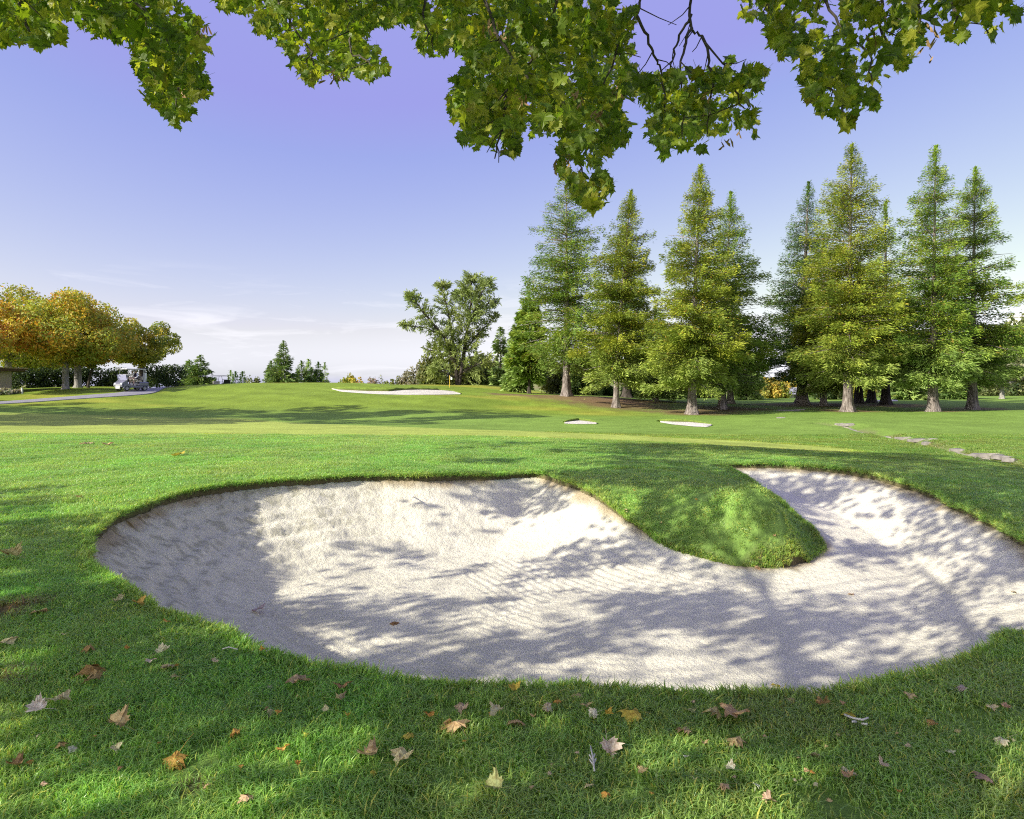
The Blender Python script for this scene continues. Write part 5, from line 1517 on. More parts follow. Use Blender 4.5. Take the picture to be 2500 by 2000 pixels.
def hill_house(label, px, py, d, W, H, seed):
    c0 = P(px, py, d); zg = ground_z(c0[0], c0[1])
    h = thing('hill_house', label, 'house', (c0[0], c0[1], min(zg, c0[2]) - .3), .2)
    z0 = max(0, c0[2] - min(zg, c0[2]))
    mb = MB(); box(mb, -W / 2, W / 2, 0, 5, -1, z0 + H); mb.build('wall', m_white, h)
    mb = MB(); prism(mb, [(-.5, z0 + H - .05), (2.5, z0 + H + 1.1), (5.5, z0 + H - .05)], 'x', -W / 2 - .4, W / 2 + .4); mb.build('roof', simple_mat('pale_roof', (.55, .52, .48), rough=.9), h)
    for i in range(4):
        x = -W / 2 + (i + .5) * W / 4
        f = MB(); box(f, x - .65, x + .65, -.10, .02, z0 + H * .34, z0 + H * .76); fo = f.build('window', m_wood, h)
        f = MB(); box(f, x - .5, x + .5, -.13, -.09, z0 + H * .40, z0 + H * .70); f.build('pane', m_glass, fo)
hill_house('white house on the pale hill between the pine and the first redwood', 1232, 868, 262, 6.0, 2.6, 1)
hill_house('white house on the right hillside, cut by the right edge', 2506, 800, 225, 4.5, 4.0, 2)

m_galv = simple_mat('galvanised_steel', (.45, .46, .47), rough=.5, metal=.3, noise=.1)
def mesh_mat():
    m, nt, N, L, out = new_mat('chain_mesh')
    d = N.new('ShaderNodeBsdfDiffuse'); d.inputs[0].default_value = (.42, .43, .43, 1)
    L.new(d.outputs[0], out.inputs[0]); return m
m_mesh = mesh_mat()
fd = 90.0
a = P(2180, 972, fd); fz = ground_z(a[0], a[1])
fe = thing('chain_fence', 'low chain link fence with pale posts on the lawn beyond the redwoods', 'fence', (a[0], a[1], fz - .05))
fx = [0, 1.1, 2.2, 3.3, 4.4, 5.4, 6.4, 7.6]; top_ = CAMZ - (960 - HOR) / FPX * fd - fz
fxz = [(x, ground_z(a[0] + x, a[1] + x * .15) - fz) for x in fx]
for x, z in fxz:
    mb = MB(); tube(mb, [(x, x * .15, z - .2), (x, x * .15, top_)], .055, 8); mb.build('post', m_white, fe)
mb = MB(); tube(mb, [(fx[0], 0, top_ - .03), (fx[-1], fx[-1] * .15, top_ - .03)], .035, 6); mb.build('rail', m_galv, fe)
mb = MB(); tube(mb, [(fx[0], 0, .12), (fx[-1], fx[-1] * .15, .12)], .025, 6); mb.build('rail', m_galv, fe)
mb = MB()
for i in range(75):                                   # woven wires
    for sgn in (-1, 1):
        x0 = i * .1; x1 = x0 + sgn * (top_ - .12)
        z0, z1 = .12, top_ - .03
        if x1 < 0: z1 = z0 + (x0 / (x0 - x1)) * (z1 - z0); x1 = 0
        if x1 > fx[-1]: z1 = z0 + ((fx[-1] - x0) / (x1 - x0)) * (z1 - z0); x1 = fx[-1]
        tube(mb, [(x0, x0 * .15, z0), (x1, x1 * .15, z1)], .007, 3, cap=False)
mb.build('wire_mesh', m_mesh, fe)

q = hit(54, 961, 30); zq = ground_z(q[0], q[1])
po = thing('marker_post', 'short white marker post on the lawn in front of the dark hedge', 'post', (q[0], q[1], zq))
mb = MB(); tube(mb, [(0, 0, -.1), (0, 0, .44), (0, 0, .46)], [.07, .07, .05], 12); mb.build('shaft', m_white, po)
mb = MB(); tube(mb, [(0, 0, .46), (0, 0, .475), (0, 0, .49)], [.078, .078, .05], 12); mb.build('cap', m_galv, po)

shrub('pale flowering shrub against the wall of the left pavilion', 22, 962, 947, 30, 54, 401, [(.30, .33, .25), (.45, .42, .36), (.14, .20, .13), (.50, .45, .40)], 1800, size=.16)

fp = P(1098, 948, 70.0); gz_f = ground_z(fp[0], fp[1]); top_f = CAMZ - (917 - HOR) / FPX * 70 - gz_f
m_yel = simple_mat('yellow_pole', (.72, .48, .05), rough=.4, noise=.03)
m_flag = simple_mat('white_flag_cloth', (.85, .85, .83), rough=.8, noise=.03)
fl = thing('flagstick', 'yellow flagstick with a small white flag on the raised green', 'golf flag', (fp[0], fp[1], gz_f))
mb = MB(); tube(mb, [(0, 0, -.1), (0, 0, top_f)], .035, 8); mb.build('pole', m_yel, fl)
mb = MB()
ff = []
for i in range(7):
    t = i / 6
    ff += [(.02 + .36 * t, .06 * math.sin(t * 7), top_f - .02 - .34 * t), (.02 + .30 * t, .06 * math.sin(t * 7 + .4), top_f - .46 + .02 * t)]
V = ff + [(x, y + .012, z) for x, y, z in ff]
mb.add(V, [(2 * i, 2 * i + 1, 2 * i + 3, 2 * i + 2) for i in range(6)] + [(14 + 2 * i, 14 + 2 * i + 2, 14 + 2 * i + 3, 14 + 2 * i + 1) for i in range(6)])
mb.build('flag', m_flag, fl)

# ------------------------------------------------------------------ golf carts and golfers
m_silver = simple_mat('silver_body', (.20, .20, .26), rough=.28, metal=.35, noise=.03, spec=.6)
m_cream = simple_mat('cream_panel', (.34, .33, .33), rough=.45, noise=.03)
m_roofw = simple_mat('pale_roof_plastic', (.58, .57, .56), rough=.45, noise=.03)
m_black = simple_mat('black_plastic', (.02, .02, .022), rough=.7, noise=.1, spec=.15)
m_tyre = simple_mat('tyre_rubber', (.03, .03, .03), rough=.85, noise=.2, nscale=30)
m_rim = simple_mat('wheel_rim', (.42, .42, .43), rough=.35, metal=.2, noise=.03)
m_seat = simple_mat('seat_vinyl', (.48, .44, .38), rough=.5, noise=.05)
m_lens = simple_mat('headlight_lens', (.85, .87, .9), rough=.1, noise=.02, spec=.9)
def glass_mat():
    m, nt, N, L, out = new_mat('windscreen_plastic')
    p = nd(N, 'ShaderNodeBsdfPrincipled', Roughness=.05); p.inputs['Base Color'].default_value = (.36, .36, .52, 1); p.inputs['Specular IOR Level'].default_value = .9; p.inputs['Coat Weight'].default_value = .6  # lavender base colour paints in the sky mirrored by the folded pane
    L.new(p.outputs[0], out.inputs[0]); return m
m_screen = glass_mat()

def golf_cart(label, loc, rz, body, roofm, trim=None, screen=None):
    """forward is -y; wheels stand on z = 0."""
    t0 = thing('golf_cart', label, 'golf cart', loc, rz)
    trim = trim or m_rim; screen = screen or m_screen
    mb = MB(); box(mb, -.56, .56, -.75, 1.05, .26, .40, bev=.03); box(mb, -.58, .58, .28, 1.12, .40, .74, bev=.06); mb.build('body', body, t0, smooth=False)
    mb = MB(); prism(mb, [(-1.22, .34), (-1.24, .55), (-1.16, .68), (-.98, .80), (-.80, .90), (-.68, .90), (-.70, .38)], 'x', -.50, .50); mb.build('front_cowl', body, t0)
    mb = MB(); box(mb, -.26, .26, -1.262, -1.20, .18, .44, bev=.02); mb.build('front_panel', roofm, t0)
    mb = MB(); box(mb, -.52, .52, -1.28, -1.18, .44, .53, bev=.03); mb.build('bumper', trim, t0)
    mb = MB(); box(mb, -.54, .54, -.74, -.62, .74, .96, bev=.03); mb.build('dashboard', m_black, t0)
    for s in (-1, 1):
        mb = MB(); prism(mb, [(s * .56, .22), (s * .56, .55), (s * .42, .60), (s * .42, .22)], 'y', -1.10, -.50, mat=0); mb.build('fender', body, t0)
        mb = MB(); box(mb, s * .40 - .10, s * .40 + .10, -1.235, -1.16, .56, .66, bev=.02); mb.build('headlight', m_lens, t0)
    M = Matrix.Translation((0, -.83, .90)) @ Matrix.Rotation(R(14), 4, 'X')
    mb = MB(); box(mb, -.55, .55, -.01, .01, 0, .46, M=M); mb.build('windscreen', screen, t0)
    mb = MB(); tube(mb, [(-.55, -.74, 1.37), (.55, -.74, 1.37)], .022, 8); mb.build('windscreen_frame', trim, t0)
    for s in (-1, 1):
        mb = MB(); tube(mb, [(s * .56, -.84, .85), (s * .56, -.62, 1.78)], .022, 8); mb.build('post', trim, t0)
        mb = MB(); tube(mb, [(s * .56, .85, .75), (s * .56, .62, 1.78)], .022, 8); mb.build('post', trim, t0)
    mb = MB(); box(mb, -.63, .63, -.90, .85, 1.78, 1.85, bev=.035); mb.build('roof', roofm, t0)
    mb = MB(); box(mb, -.55, .55, .02, .52, .74, .86, bev=.04); mb.build('seat', m_seat, t0)
    mb = MB(); box(mb, -.55, .55, .50, .60, .90, 1.22, bev=.04); mb.build('seat_back', m_seat, t0)
    mb = MB(); box(mb, -.55, .55, .66, 1.2, .60, .70, bev=.02); mb.build('bag_rack', m_black, t0)
    mb = MB(); a = np.linspace(0, 2 * math.pi, 17); tube(mb, np.stack([-.28 + .17 * np.cos(a), -.42 + .07 * np.sin(a), 1.06 + .15 * np.sin(a)], 1), .016, 6); tube(mb, [(-.28, -.62, .90), (-.28, -.42, 1.06)], .02, 6); mb.build('steering_wheel', m_black, t0)
    for s in (-1, 1):
        for y in (-.82, .78):
            a = np.linspace(0, 2 * math.pi, 22)[:-1]; prof = [(-.10, .15), (-.10, .20), (-.075, .23), (.075, .23), (.10, .20), (.10, .15)]
            mb = MB(); V = np.array([(s * .47 + p_[0], y + p_[1] * math.cos(t), .23 + p_[1] * math.sin(t)) for p_ in prof for t in a]); m_ = len(a)
            mb.add(V, [(i * m_ + j, i * m_ + (j + 1) % m_, ((i + 1) % 6) * m_ + (j + 1) % m_, ((i + 1) % 6) * m_ + j) for i in range(6) for j in range(m_)]); w = mb.build('wheel', m_tyre, t0, smooth=False)
            mb = MB(); tube(mb, [(s * .47 - .085, y, .23), (s * .47 + .085, y, .23)], .152, 18); tube(mb, [(s * .47 - .1, y, .23), (s * .47 + .1, y, .23)], .05, 10); mb.build('rim', m_rim, w)
    return t0

m_skin = simple_mat('skin', (.52, .33, .24), rough=.55, noise=.06)
def person(label, loc, rz, shirt, pants, shoe, sleeves, cap, lean=0.0, legout=0.0, hair=None):
    """a seated adult, hips at the origin, facing -y; one continuous skinned body."""
    J = dict(pel=(0, 0, 0), spi=(0, -.01 + lean * .2, .18), che=(0, -.03 + lean * .4, .40), nek=(0, -.04 + lean * .5, .54), hed=(0, -.07 + lean * .5, .64), top=(0, -.06 + lean * .5, .76),
             shl=(-.19, -.03 + lean * .4, .47), elL=(-.27, -.12, .22), wrL=(-.17, -.38, .17), hnL=(-.15, -.46, .18), shr=(.19, -.03 + lean * .4, .47), elR=(.28, -.12, .22), wrR=(.16, -.32, .12), hnR=(.12, -.39, .12),
             hpL=(-.10, -.03, -.03), knL=(-.13, -.45, .02), anL=(-.13, -.50, -.40), toL=(-.14, -.66, -.45), hpR=(.10, -.03, -.03), knR=(.14 + legout, -.43, .02), anR=(.16 + legout * 1.5, -.44, -.40), toR=(.17 + legout * 1.6, -.60, -.45))
    E = [('pel', 'spi'), ('spi', 'che'), ('che', 'nek'), ('nek', 'hed'), ('hed', 'top'), ('che', 'shl'), ('shl', 'elL'), ('elL', 'wrL'), ('wrL', 'hnL'), ('che', 'shr'), ('shr', 'elR'), ('elR', 'wrR'), ('wrR', 'hnR'),
         ('pel', 'hpL'), ('hpL', 'knL'), ('knL', 'anL'), ('anL', 'toL'), ('pel', 'hpR'), ('hpR', 'knR'), ('knR', 'anR'), ('anR', 'toR')]
    RAD = dict(pel=(.15, .12), spi=(.14, .11), che=(.16, .12), nek=(.055, .055), hed=(.075, .09), top=(.065, .075), shl=(.07, .07), elL=(.045, .045), wrL=(.032, .032), hnL=(.03, .04), shr=(.07, .07), elR=(.045, .045), wrR=(.032, .032), hnR=(.03, .04),
               hpL=(.095, .095), knL=(.065, .065), anL=(.042, .042), toL=(.04, .03), hpR=(.095, .095), knR=(.065, .065), anR=(.042, .042), toR=(.04, .03))
    names = list(J); vs_ = [J[k] for k in names]; es = [(names.index(a), names.index(b)) for a, b in E]; rad = [RAD[k] for k in names]
    for hn, wr in (('hnL', 'wrL'), ('hnR', 'wrR')):                      # five fingers, curled
        h0 = Vector(J[hn]); dv = (h0 - Vector(J[wr])).normalized(); sd = Vector((1, 0, 0)); dn = Vector((0, 0, -1)); hi = names.index(hn)
        for k, (o_, ln) in enumerate(((-.03, .060), (-.01, .070), (.01, .066), (.03, .052), (.045, .045))):
            i0 = len(vs_)
            root = h0 + sd * o_ * .9 + dv * (.015 if k < 4 else -.02)
            vs_ += [tuple(root), tuple(root + dv * ln * .55 + dn * .008), tuple(root + dv * ln * .8 + dn * .035)]
            es += [(hi, i0), (i0, i0 + 1), (i0 + 1, i0 + 2)]; rad += [(.010, .010), (.009, .009), (.008, .008)]
    me = bpy.data.meshes.new('person'); me.from_pydata(vs_, es, [])
    tmp = bpy.data.objects.new('person_skin', me); COL.objects.link(tmp)
    md = tmp.modifiers.new('skin', 'SKIN'); md.use_smooth_shade = True
    for v, q_ in zip(me.skin_vertices[0].data, rad): v.radius = q_
    me.skin_vertices[0].data[0].use_root = True
    sb = tmp.modifiers.new('sub', 'SUBSURF'); sb.levels = 1; sb.render_levels = 1
    dg = bpy.context.evaluated_depsgraph_get()
    bm_ = bpy.data.meshes.new_from_object(tmp.evaluated_get(dg))
    bpy.data.objects.remove(tmp)
    bm_.name = 'person_body'
    for m in (m_skin, shirt, pants, shoe): bm_.materials.append(m)
    for pl in bm_.polygons:
        x, y, z = pl.center
        if z > .53: k = 0
        elif abs(x) > .205 and z > .05 and y > -.30: k = sleeves and 1 or (1 if z > .33 else 0)
        elif z > .06 and y > -.21: k = 1
        elif z > .06: k = 0
        elif z < -.37: k = 3
        elif z < -.12: k = 0
        else: k = 2
        pl.material_index = k
    t0 = thing('person', label, 'person', loc, rz)
    place('body', bm_, t0)
    hx = J['hed']
    if cap is not None:
        mb = MB(); a = np.linspace(0, 2 * math.pi, 15)[:-1]
        rows = [(.100, .085), (.098, .12), (.075, .165), (.02, .185)]
        V = np.array([(r_ * math.cos(t) * .95, hx[1] + .01 + r_ * 1.08 * math.sin(t), hx[2] - .02 + z_) for r_, z_ in rows for t in a]); m_ = 14
        mb.add(V, [(i * m_ + j, i * m_ + (j + 1) % m_, (i + 1) * m_ + (j + 1) % m_, (i + 1) * m_ + j) for i in range(3) for j in range(m_)] + [tuple(range(3 * m_, 4 * m_))])
        mb.add([(-.075, hx[1] - .085, hx[2] + .07), (.075, hx[1] - .085, hx[2] + .07), (.05, hx[1] - .17, hx[2] + .05), (-.05, hx[1] - .17, hx[2] + .05), (-.075, hx[1] - .085, hx[2] + .08), (.075, hx[1] - .085, hx[2] + .08), (.05, hx[1] - .17, hx[2] + .06), (-.05, hx[1] - .17, hx[2] + .06)], [(0, 3, 2, 1), (4, 5, 6, 7), (2, 3, 7, 6), (0, 1, 5, 4), (1, 2, 6, 5), (3, 0, 4, 7)])
        mb.build('cap', cap, t0)
    mb = MB()
    for s in (-1, 1): box(mb, s * .082 - .012, s * .082 + .012, hx[1] - .02, hx[1] + .03, hx[2] - .02, hx[2] + .045, bev=.008)
    prism(mb, [(hx[1] - .085, hx[2] + .02), (hx[1] - .125, hx[2] - .015), (hx[1] - .085, hx[2] - .025)], 'x', -.014, .014); mb.build('nose_and_ears', m_skin, t0)
    mb = MB()
    for s in (-1, 1): box(mb, s * .032 - .012, s * .032 + .012, hx[1] - .098, hx[1] - .085, hx[2] + .02, hx[2] + .034)
    box(mb, -.025, .025, hx[1] - .092, hx[1] - .08, hx[2] - .052, hx[2] - .044); mb.build('eyes_and_mouth', m_black, t0)
    return t0

q = P(322, 962, 55); CART = (q[0], q[1], ground_z(q[0], q[1]) + .05); CRZ = R(-24)
golf_cart('silver golf cart driving up the cart path with two golfers', CART, CRZ, m_silver, m_roofw)
def in_cart(x, y, z):
    c_, s_ = math.cos(CRZ), math.sin(CRZ)
    return (CART[0] + x * c_ - y * s_, CART[1] + x * s_ + y * c_, CART[2] + z)
m_wht = simple_mat('white_shirt', (.80, .79, .80), rough=.85, noise=.05); m_vest = simple_mat('dark_vest', (.035, .025, .05), rough=.85, noise=.2); m_khaki = simple_mat('khaki_shorts', (.52, .45, .32), rough=.9, noise=.06)
m_capg = simple_mat('grey_cap', (.22, .23, .30), rough=.9, noise=.1); m_capb = simple_mat('black_cap', (.02, .02, .025), rough=.9, noise=.1); m_shoe = simple_mat('shoe', (.10, .08, .09), rough=.6, noise=.1)
person('driver in white top and grey cap behind the cart windscreen', in_cart(-.14, .22, .93), CRZ, m_wht, m_khaki, m_shoe, True, m_capg)
p2 = person('golfer in dark vest, black cap and khaki shorts on the open side of the cart', in_cart(.36, .14, .93), CRZ, m_wht, m_khaki, m_shoe, True, m_capb, legout=.10)
mb = MB()          # sleeveless vest over the white shirt
a = np.linspace(0, 2 * math.pi, 19)[:-1]
rows = [(.175, .135, .02, 0.0), (.170, .130, .18, -.01), (.195, .145, .36, -.03), (.15, .12, .49, -.035), (.08, .075, .545, -.04)]
V = np.array([(rx * math.cos(t), oy + ry * math.sin(t), z_) for rx, ry, z_, oy in rows for t in a])
mb.add(V, [(i * 18 + j, i * 18 + (j + 1) % 18, (i + 1) * 18 + (j + 1) % 18, (i + 1) * 18 + j) for i in range(4) for j in range(18)])
mb.build('vest', m_vest, p2, smooth=True)
bg = thing('golf_bag', 'white and black golf bag strapped behind the seats of the silver cart', 'golf bag', in_cart(.30, .92, .70), CRZ)
mb = MB(); tube(mb, [(0, 0, 0), (0, .02, .40), (0, .05, .85)], [.13, .14, .13], 12); mb.build('bag_body', m_wht, bg)
mb = MB(); tube(mb, [(0, .05, .84), (0, .052, .90)], [.145, .145], 12); mb.build('collar', m_black, bg)
for i in range(5):
    mb = MB(); x = -.08 + .04 * i; tube(mb, [(x, .05, .88), (x * 1.3, .07, 1.12)], .010, 5); box(mb, x * 1.3 - .03, x * 1.3 + .03, .03, .09, 1.10, 1.15, bev=.012); mb.build('club', m_galv, bg)
q = P(538, 935, 76); 
golf_cart('dark golf cart half sunk behind the crest of the mound', (q[0], q[1], CAMZ - (920 - HOR) / FPX * 76 - 1.72), R(75), m_black, m_black, m_black, m_black)

# ------------------------------------------------------------------ fallen leaves
m_dead, nt, N, L, out = new_mat('fallen_leaf')
oi = N.new('ShaderNodeObjectInfo'); tc = N.new('ShaderNodeTexCoord'); at_ = nd(N, 'ShaderNodeAttribute', attribute_name='Col')
nz = nd(N, 'ShaderNodeTexNoise', Scale=5.0, Detail=5.0); L.new(tc.outputs['Object'], nz.inputs['Vector'])
c = mixc(N, L, oi.outputs['Color'], ramp(N, L, nz.outputs['Fac'], [(.32, (.70, .60, .48)), (.56, (1.08, 1.08, 1.0))]), 1.0, 'MULTIPLY')
c = mixc(N, L, c, at_.outputs['Color'], 1.0, 'MULTIPLY')
p = nd(N, 'ShaderNodeBsdfPrincipled', Roughness=.7); p.inputs['Specular IOR Level'].default_value = .2; L.new(c, p.inputs['Base Color'])
t = N.new('ShaderNodeBsdfTranslucent'); L.new(c, t.inputs['Color'])
mx = nd(N, 'ShaderNodeMixShader', Fac=.25); L.new(p.outputs[0], mx.inputs[1]); L.new(t.outputs[0], mx.inputs[2]); L.new(mx.outputs[0], out.inputs[0])
dl = []
for i in range(10):
    V, f = leaf_geom(curl=[.3, .9, 1.3, .6, 1.6, .5, -.8, 1.1, -.5, .8][i], fold=[.35, .7, .2, -.4, .5, 1.1, .5, -.6, .8, .1][i], seed=60 + i, petiole=[.7, .5, .9, .4, .6, .8, .5, .3, .7, 1.0][i], wave=.10)
    r = np.random.default_rng(i)
    rad = np.hypot(V[:, 0], V[:, 1] - .4); cc = 1 - sstep(.3, .65, rad)[:, None] * np.array((.15, .22, .28)) * r.uniform(.3, 1.2)
    mb = MB(); mb.add(V, f, cc); dl.append(mb.mesh('fallen_leaf', m_dead))
TAN = (.60, .46, .26); PALE = (.74, .64, .44); WHI = (.82, .80, .64); YEL = (.70, .56, .10); ORA = (.64, .38, .10); BRO = (.44, .28, .13); PINK = (.64, .47, .32); GYE = (.50, .52, .22)
def fallen(label, px, py, size, col, var=None, group=None, yaw=None, tilt=None):
    x, y, z = hit(px, py)
    on_sand = bool(inside(np.array([x]), np.array([y]), OC)[0])
    o = place('fallen_leaf', dl[int(rng.integers(0, 10)) if var is None else var])
    s_ = size / FPX * y * .92
    o.scale = (s_, s_, s_); o.color = (*[q * random.uniform(.9, 1.1) for q in col], 1)
    yw = random.uniform(0, 6.28) if yaw is None else yaw
    tl = random.gauss(.15, .25) if tilt is None else tilt
    o.rotation_euler = (tl - .25, random.gauss(0, .25), yw)
    off = Vector((0, -.35 * s_, 0)); off.rotate(o.rotation_euler)
    o.location = Vector((x, y, z + (.012 if on_sand else .036) + s_ * .12)) + Vector((off.x, off.y, 0))
    return tag(o, label, 'leaf', group or 'fallen maple leaves on the grass')
LV = [
 ('large tan maple leaf with long straight stem just below the bunker edge', 733, 1687, 58, TAN, 0, 2.0), ('curled brown tan leaf right of the long stemmed one under the bunker edge', 836, 1692, 42, BRO, 1, None), ('slender tan leaf below the curled brown tan one', 828, 1726, 30, TAN, 5, None),
 ('large domed tan leaf on the middle of the near lawn', 1111, 1786, 72, TAN, 2, .4), ('medium tan leaf right of the large domed tan one', 1261, 1777, 52, TAN, 3, None), ('pale upright leaf between the domed tan leaf and the medium one', 1215, 1757, 36, PALE, 5, None),
 ('pink brown leaf up left of the large domed tan one', 1130, 1746, 36, PINK, 1, None), ('greyish leaf close under the bunker edge in the middle', 1336, 1746, 30, PALE, 4, None), ('tan pointed leaf touching the grass just below the sand in the middle', 1409, 1715, 34, TAN, 3, None),
 ('small tan leaf paired above a white one', 1432, 1744, 28, TAN, 0, None), ('small white leaf paired below a tan one', 1449, 1763, 30, WHI, 1, None), ('bright yellow leaf with brown middle, spread flat on the near lawn', 1543, 1763, 66, YEL, 3, 1.4),
 ('small yellow leaf left of the bright yellow flat one', 1487, 1767, 26, YEL, 5, None), ('yellow green leaf right of the bright yellow flat one', 1683, 1754, 34, GYE, 0, None), ('tan twisted leaf left of the big pair of tan leaves', 1670, 1802, 46, TAN, 4, None),
 ('white drooping leaf with a hooked stem, brightest on the near lawn', 1485, 1844, 52, WHI, 8, 3.3), ('left one of two pale tan leaves lying side by side near the bottom', 904, 1867, 60, PINK, 6, 1.2), ('right one of two pale tan leaves lying side by side near the bottom', 984, 1871, 58, PALE, 1, 2.6),
 ('yellowish leaf above the side by side pale pair', 1000, 1819, 32, YEL, 9, None), ('long yellow pale leaf lying in shadow near the bottom edge', 1209, 1946, 54, GYE, 5, 1.1), ('small pale leaf at the bottom right of the long yellow one', 1434, 1940, 28, PALE, 2, None),
 ('little orange leaf right of the small pale one near the bottom', 1476, 1957, 28, ORA, 7, None), ('tan leaf in a patch of light below the white drooping one', 1570, 1903, 28, TAN, 0, None), ('yellow tan leaf at the very edge of the sand, middle', 1259, 1704, 30, YEL, 6, None),
 ('tiny white leaf right of the white drooping one', 1677, 1871, 18, WHI, 0, None), ('small orange leaf left above the large domed tan one', 1048, 1765, 28, ORA, 1, None), ('ragged tan leaf, left half of the big overlapping pair', 1748, 1767, 44, TAN, 4, 1.0),
 ('big tan and yellow leaf with a long stem, right half of the overlapping pair', 1796, 1769, 72, (.60, .44, .24), 0, 2.2), ('tan leaf with dark shade under it, below the overlapping pair', 1794, 1826, 54, TAN, 2, 1.9), ('pale brown crumpled leaf close to the sand right of the middle', 1934, 1723, 36, TAN, 7, None),
 ('thin brown leaf standing up right of the pale crumpled one', 2009, 1740, 32, BRO, 5, None), ('flat yellow leaf beside the forked white twig', 2072, 1767, 34, YEL, 9, None), ('tan leaf with a star outline in the right middle of the lawn', 1984, 1855, 38, TAN, 3, .2),
 ('pinkish leaf by itself near the bottom right of the middle', 1767, 1940, 34, PINK, 2, None), ('curled white tan leaf, upper of two in the shade at right', 2072, 1901, 36, PALE, 4, None), ('tan leaf, lower of two in the shade at right', 2074, 1922, 30, TAN, 6, None),
 ('pale leaf in a light patch right of the two in the shade', 2151, 1890, 28, PALE, 8, None), ('narrow pink leaf at the bottom edge right of the middle', 1875, 1978, 32, PINK, 5, None), ('purple brown leaf with spread lobes low at the right', 2408, 1924, 50, (.40, .24, .20), 3, .5),
 ('white leaf with a stem lying in the brightest light patch at right', 2445, 1828, 36, WHI, 9, 1.7), ('small cream leaf left of the brightest light patch at right', 2320, 1861, 24, PALE, 0, None), ('small brown leaf between the bright patches at right', 2276, 1788, 28, BRO, 1, None),
 ('grey brown leaf on the shaded grass high at the right', 2349, 1698, 30, (.56, .49, .44), 2, None), ('tan scrap of leaf on the shaded grass left of the grey brown one', 2222, 1715, 28, TAN, 4, None), ('pale leaf, left of two close together at the right edge', 2422, 1746, 26, PALE, 0, None),
 ('pinkish leaf, right of two close together at the right edge', 2454, 1746, 24, PINK, 6, None), ('white narrow leaf in the grass below the tan shaded one', 1784, 1899, 30, WHI, 5, None), ('small white leaf right of the pinkish one near the bottom', 1846, 1942, 20, WHI, 0, None),
 ('bright orange brown leaf standing up by a bare patch at lower left', 424, 1872, 60, ORA, 2, 2.8), ('long curled tan leaf above the bright orange one at lower left', 288, 1795, 54, TAN, 5, 1.3), ('dark brown leaf on the shaded grass at left', 221, 1596, 36, BRO, 7, None),
 ('big yellow brown leaf, upper of an overlapping pair at left', 225, 1651, 72, (.42, .26, .08), 3, .8), ('brown leaf under the big yellow brown one at left', 227, 1676, 44, BRO, 1, 1.9), ('torn white leaf in the shade at left, upper of the pale group', 396, 1612, 36, WHI, 6, None),
 ('small greyish white leaf left of the torn white one', 367, 1631, 26, (.70, .66, .58), 0, None), ('tan white curled leaf below the torn white one', 416, 1641, 44, PALE, 4, None), ('tan leaf right below the curled tan white one', 430, 1665, 26, TAN, 2, None),
 ('white ragged leaf with long stem at the left, lowest of a white trio', 95, 1753, 46, WHI, 8, 1.5), ('pale grey leaf at the left, right one of a white trio', 156, 1728, 36, PALE, 5, None), ('thin grey leaf at the left, middle one of a white trio', 130, 1727, 36, PALE, 1, 1.2),
 ('pale yellow green leaf cut by the left edge', 12, 1588, 50, (.66, .64, .36), 0, 1.0), ('tan crumpled leaf beside the bare soil at the left edge', 97, 1503, 42, TAN, 4, None), ('tan leaf at the left edge in the upper shade band', 32, 1372, 46, TAN, 8, 1.2),
 ('brown leaf low at the left edge', 39, 1893, 44, BRO, 6, 1.5), ('pale pinkish leaf at the bottom edge left of the middle', 601, 1970, 40, PINK, 3, None), ('tan orange leaf on the lit grass left of the middle', 572, 1807, 34, ORA, 4, None),
 ('orange tan leaf in the light below the long stemmed leaf', 690, 1850, 30, ORA, 0, None), ('brown leaf left of the bright orange one', 146, 1838, 30, BRO, 3, None), ('tiny greyish leaf on the lit grass at left', 177, 1850, 22, (.66, .62, .56), 0, None),
 ('pale upright leaf left above the bright orange one', 284, 1848, 28, PALE, 5, None), ('small pale leaf below the long stemmed tan one', 662, 1751, 24, PALE, 7, None), ('dark orange leaf hanging over the left bunker edge', 341, 1487, 32, ORA, 5, None), ('pale leaf lying above the left bunker edge in the light', 294, 1479, 28, PALE, 6, None),
 ('small orange leaf under the left bunker edge in the shade', 406, 1531, 18, ORA, 0, None), ('tan leaf on the far sunny grass, left of two', 210, 1086, 40, TAN, 4, 1.6), ('small tan leaf on the far sunny grass, right of two', 262, 1089, 22, TAN, 1, None), ('yellow leaf with a shadow on the sunny grass above the bunker', 437, 1114, 32, YEL, 0, 1.2),
 ('brown leaf on the sunny grass left of the bunker corner', 198, 1217, 28, BRO, 3, None),
]
for lab, px, py, sz, col, var, yaw in LV: fallen(lab, px, py, sz, col, var, yaw=yaw)
for lab, px, py, sz, col in (('grey curled leaf lying on the shaded left sand', 632, 1497, 34, (.55, .52, .50)), ('red brown leaf alone on the dappled middle sand', 962, 1524, 28, BRO), ('yellow brown leaf on the sand by the near right edge', 1894, 1674, 22, YEL),
   ('dark leaf low on the left sand face beside the turf', 222, 1368, 24, BRO), ('brown leaf on the far right sand in shade', 2478, 1448, 18, BRO), ('small tan leaf near the tip of the grass tongue on the sand', 1848, 1390, 14, TAN), ('yellow leaf near the right shore of the sand', 2355, 1608, 14, YEL), ('dry leaf on the bright patch of right sand', 2078, 1452, 14, TAN)):
    fallen(lab, px, py, sz, col, group='fallen leaves on the sand')
k = 0
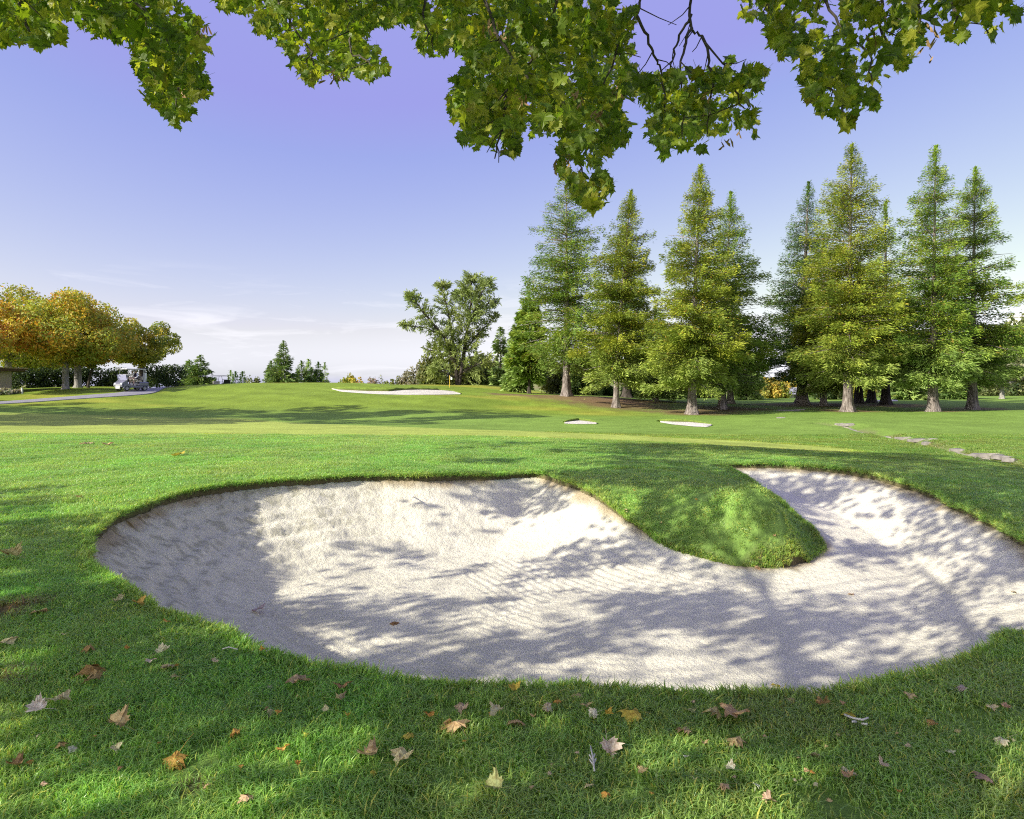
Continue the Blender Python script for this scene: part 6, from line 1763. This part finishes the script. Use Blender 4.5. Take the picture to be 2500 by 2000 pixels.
for (u0, u1, v0, v1, n_, lab, cs) in ((1500, 2480, 1730, 1985, 24, 'tiny dry leaf scrap scattered on the right half of the near lawn', (TAN, PALE, PINK, ORA)), (700, 1500, 1700, 1985, 14, 'tiny dry leaf scrap scattered on the middle of the near lawn', (TAN, PALE, YEL, ORA)),
                                      (20, 690, 1560, 1985, 16, 'tiny dry leaf scrap scattered on the left of the near lawn', (TAN, BRO, PALE, ORA)), (1420, 1960, 1130, 1330, 9, 'tiny orange leaf scrap on the grass tongue', (ORA, TAN))):
    m_ = 0
    while m_ < n_:
        px, py = random.uniform(u0, u1), random.uniform(v0, v1)
        x, y, z = hit(px, py)
        if inside(np.array([x]), np.array([y]), OC)[0]: continue
        hue = random.choice(cs); word = {TAN: 'tan', PALE: 'cream', PINK: 'pinkish tan', ORA: 'orange', YEL: 'yellow', BRO: 'brown'}[hue]
        lb = lab.replace('tiny dry', 'tiny ' + word).replace('tiny orange leaf', 'tiny ' + word + ' leaf')
        fallen(lb, px, py, random.uniform(9, 19) if py > 1500 else random.uniform(6, 9), hue, group=lb.replace('tiny ', '').replace(' scrap', ' scraps')); m_ += 1

m_twig = simple_mat('dry_twig', (.62, .58, .54), rough=.8, noise=.15, nscale=30)
def twig(label, px, py, segs, rad):
    x, y, z = hit(px, py); s_ = y / FPX
    mb = MB()
    for sg in segs:
        tube(mb, [((a - px) * s_, (py - b) * s_ * 1.9, .045 + .01 * i) for i, (a, b) in enumerate(sg)], [rad * (1 - .4 * i / len(sg)) for i in range(len(sg))], 5)
    return tag(mb.build('twig', m_twig, loc=(x, y, z), smooth=True), label, 'twig', 'twigs on the near lawn')
twig('forked white twig on the shaded grass right of the yellow leaf', 2095, 1790, [[(2083, 1768), (2090, 1782), (2104, 1792), (2118, 1792)], [(2094, 1786), (2080, 1791)], [(2103, 1791), (2110, 1797)]], .006)
twig('feathery grey seed stalk standing in the grass below the white leaf', 1449, 1895, [[(1448, 1908), (1450, 1885), (1449, 1862)], [(1449, 1895), (1441, 1888)], [(1449, 1893), (1457, 1886)], [(1450, 1884), (1443, 1877)], [(1450, 1882), (1457, 1875)]], .004)
twig('thin pale stalk lying across the grass under the left bunker edge', 560, 1608, [[(538, 1602), (552, 1601), (585, 1614)]], .004)
twig('pale root stub sticking out of the far sand face', 1012, 1222, [[(985, 1210), (1000, 1213), (1008, 1222), (1012, 1238)]], .010)
print('objects', len(SC.objects))
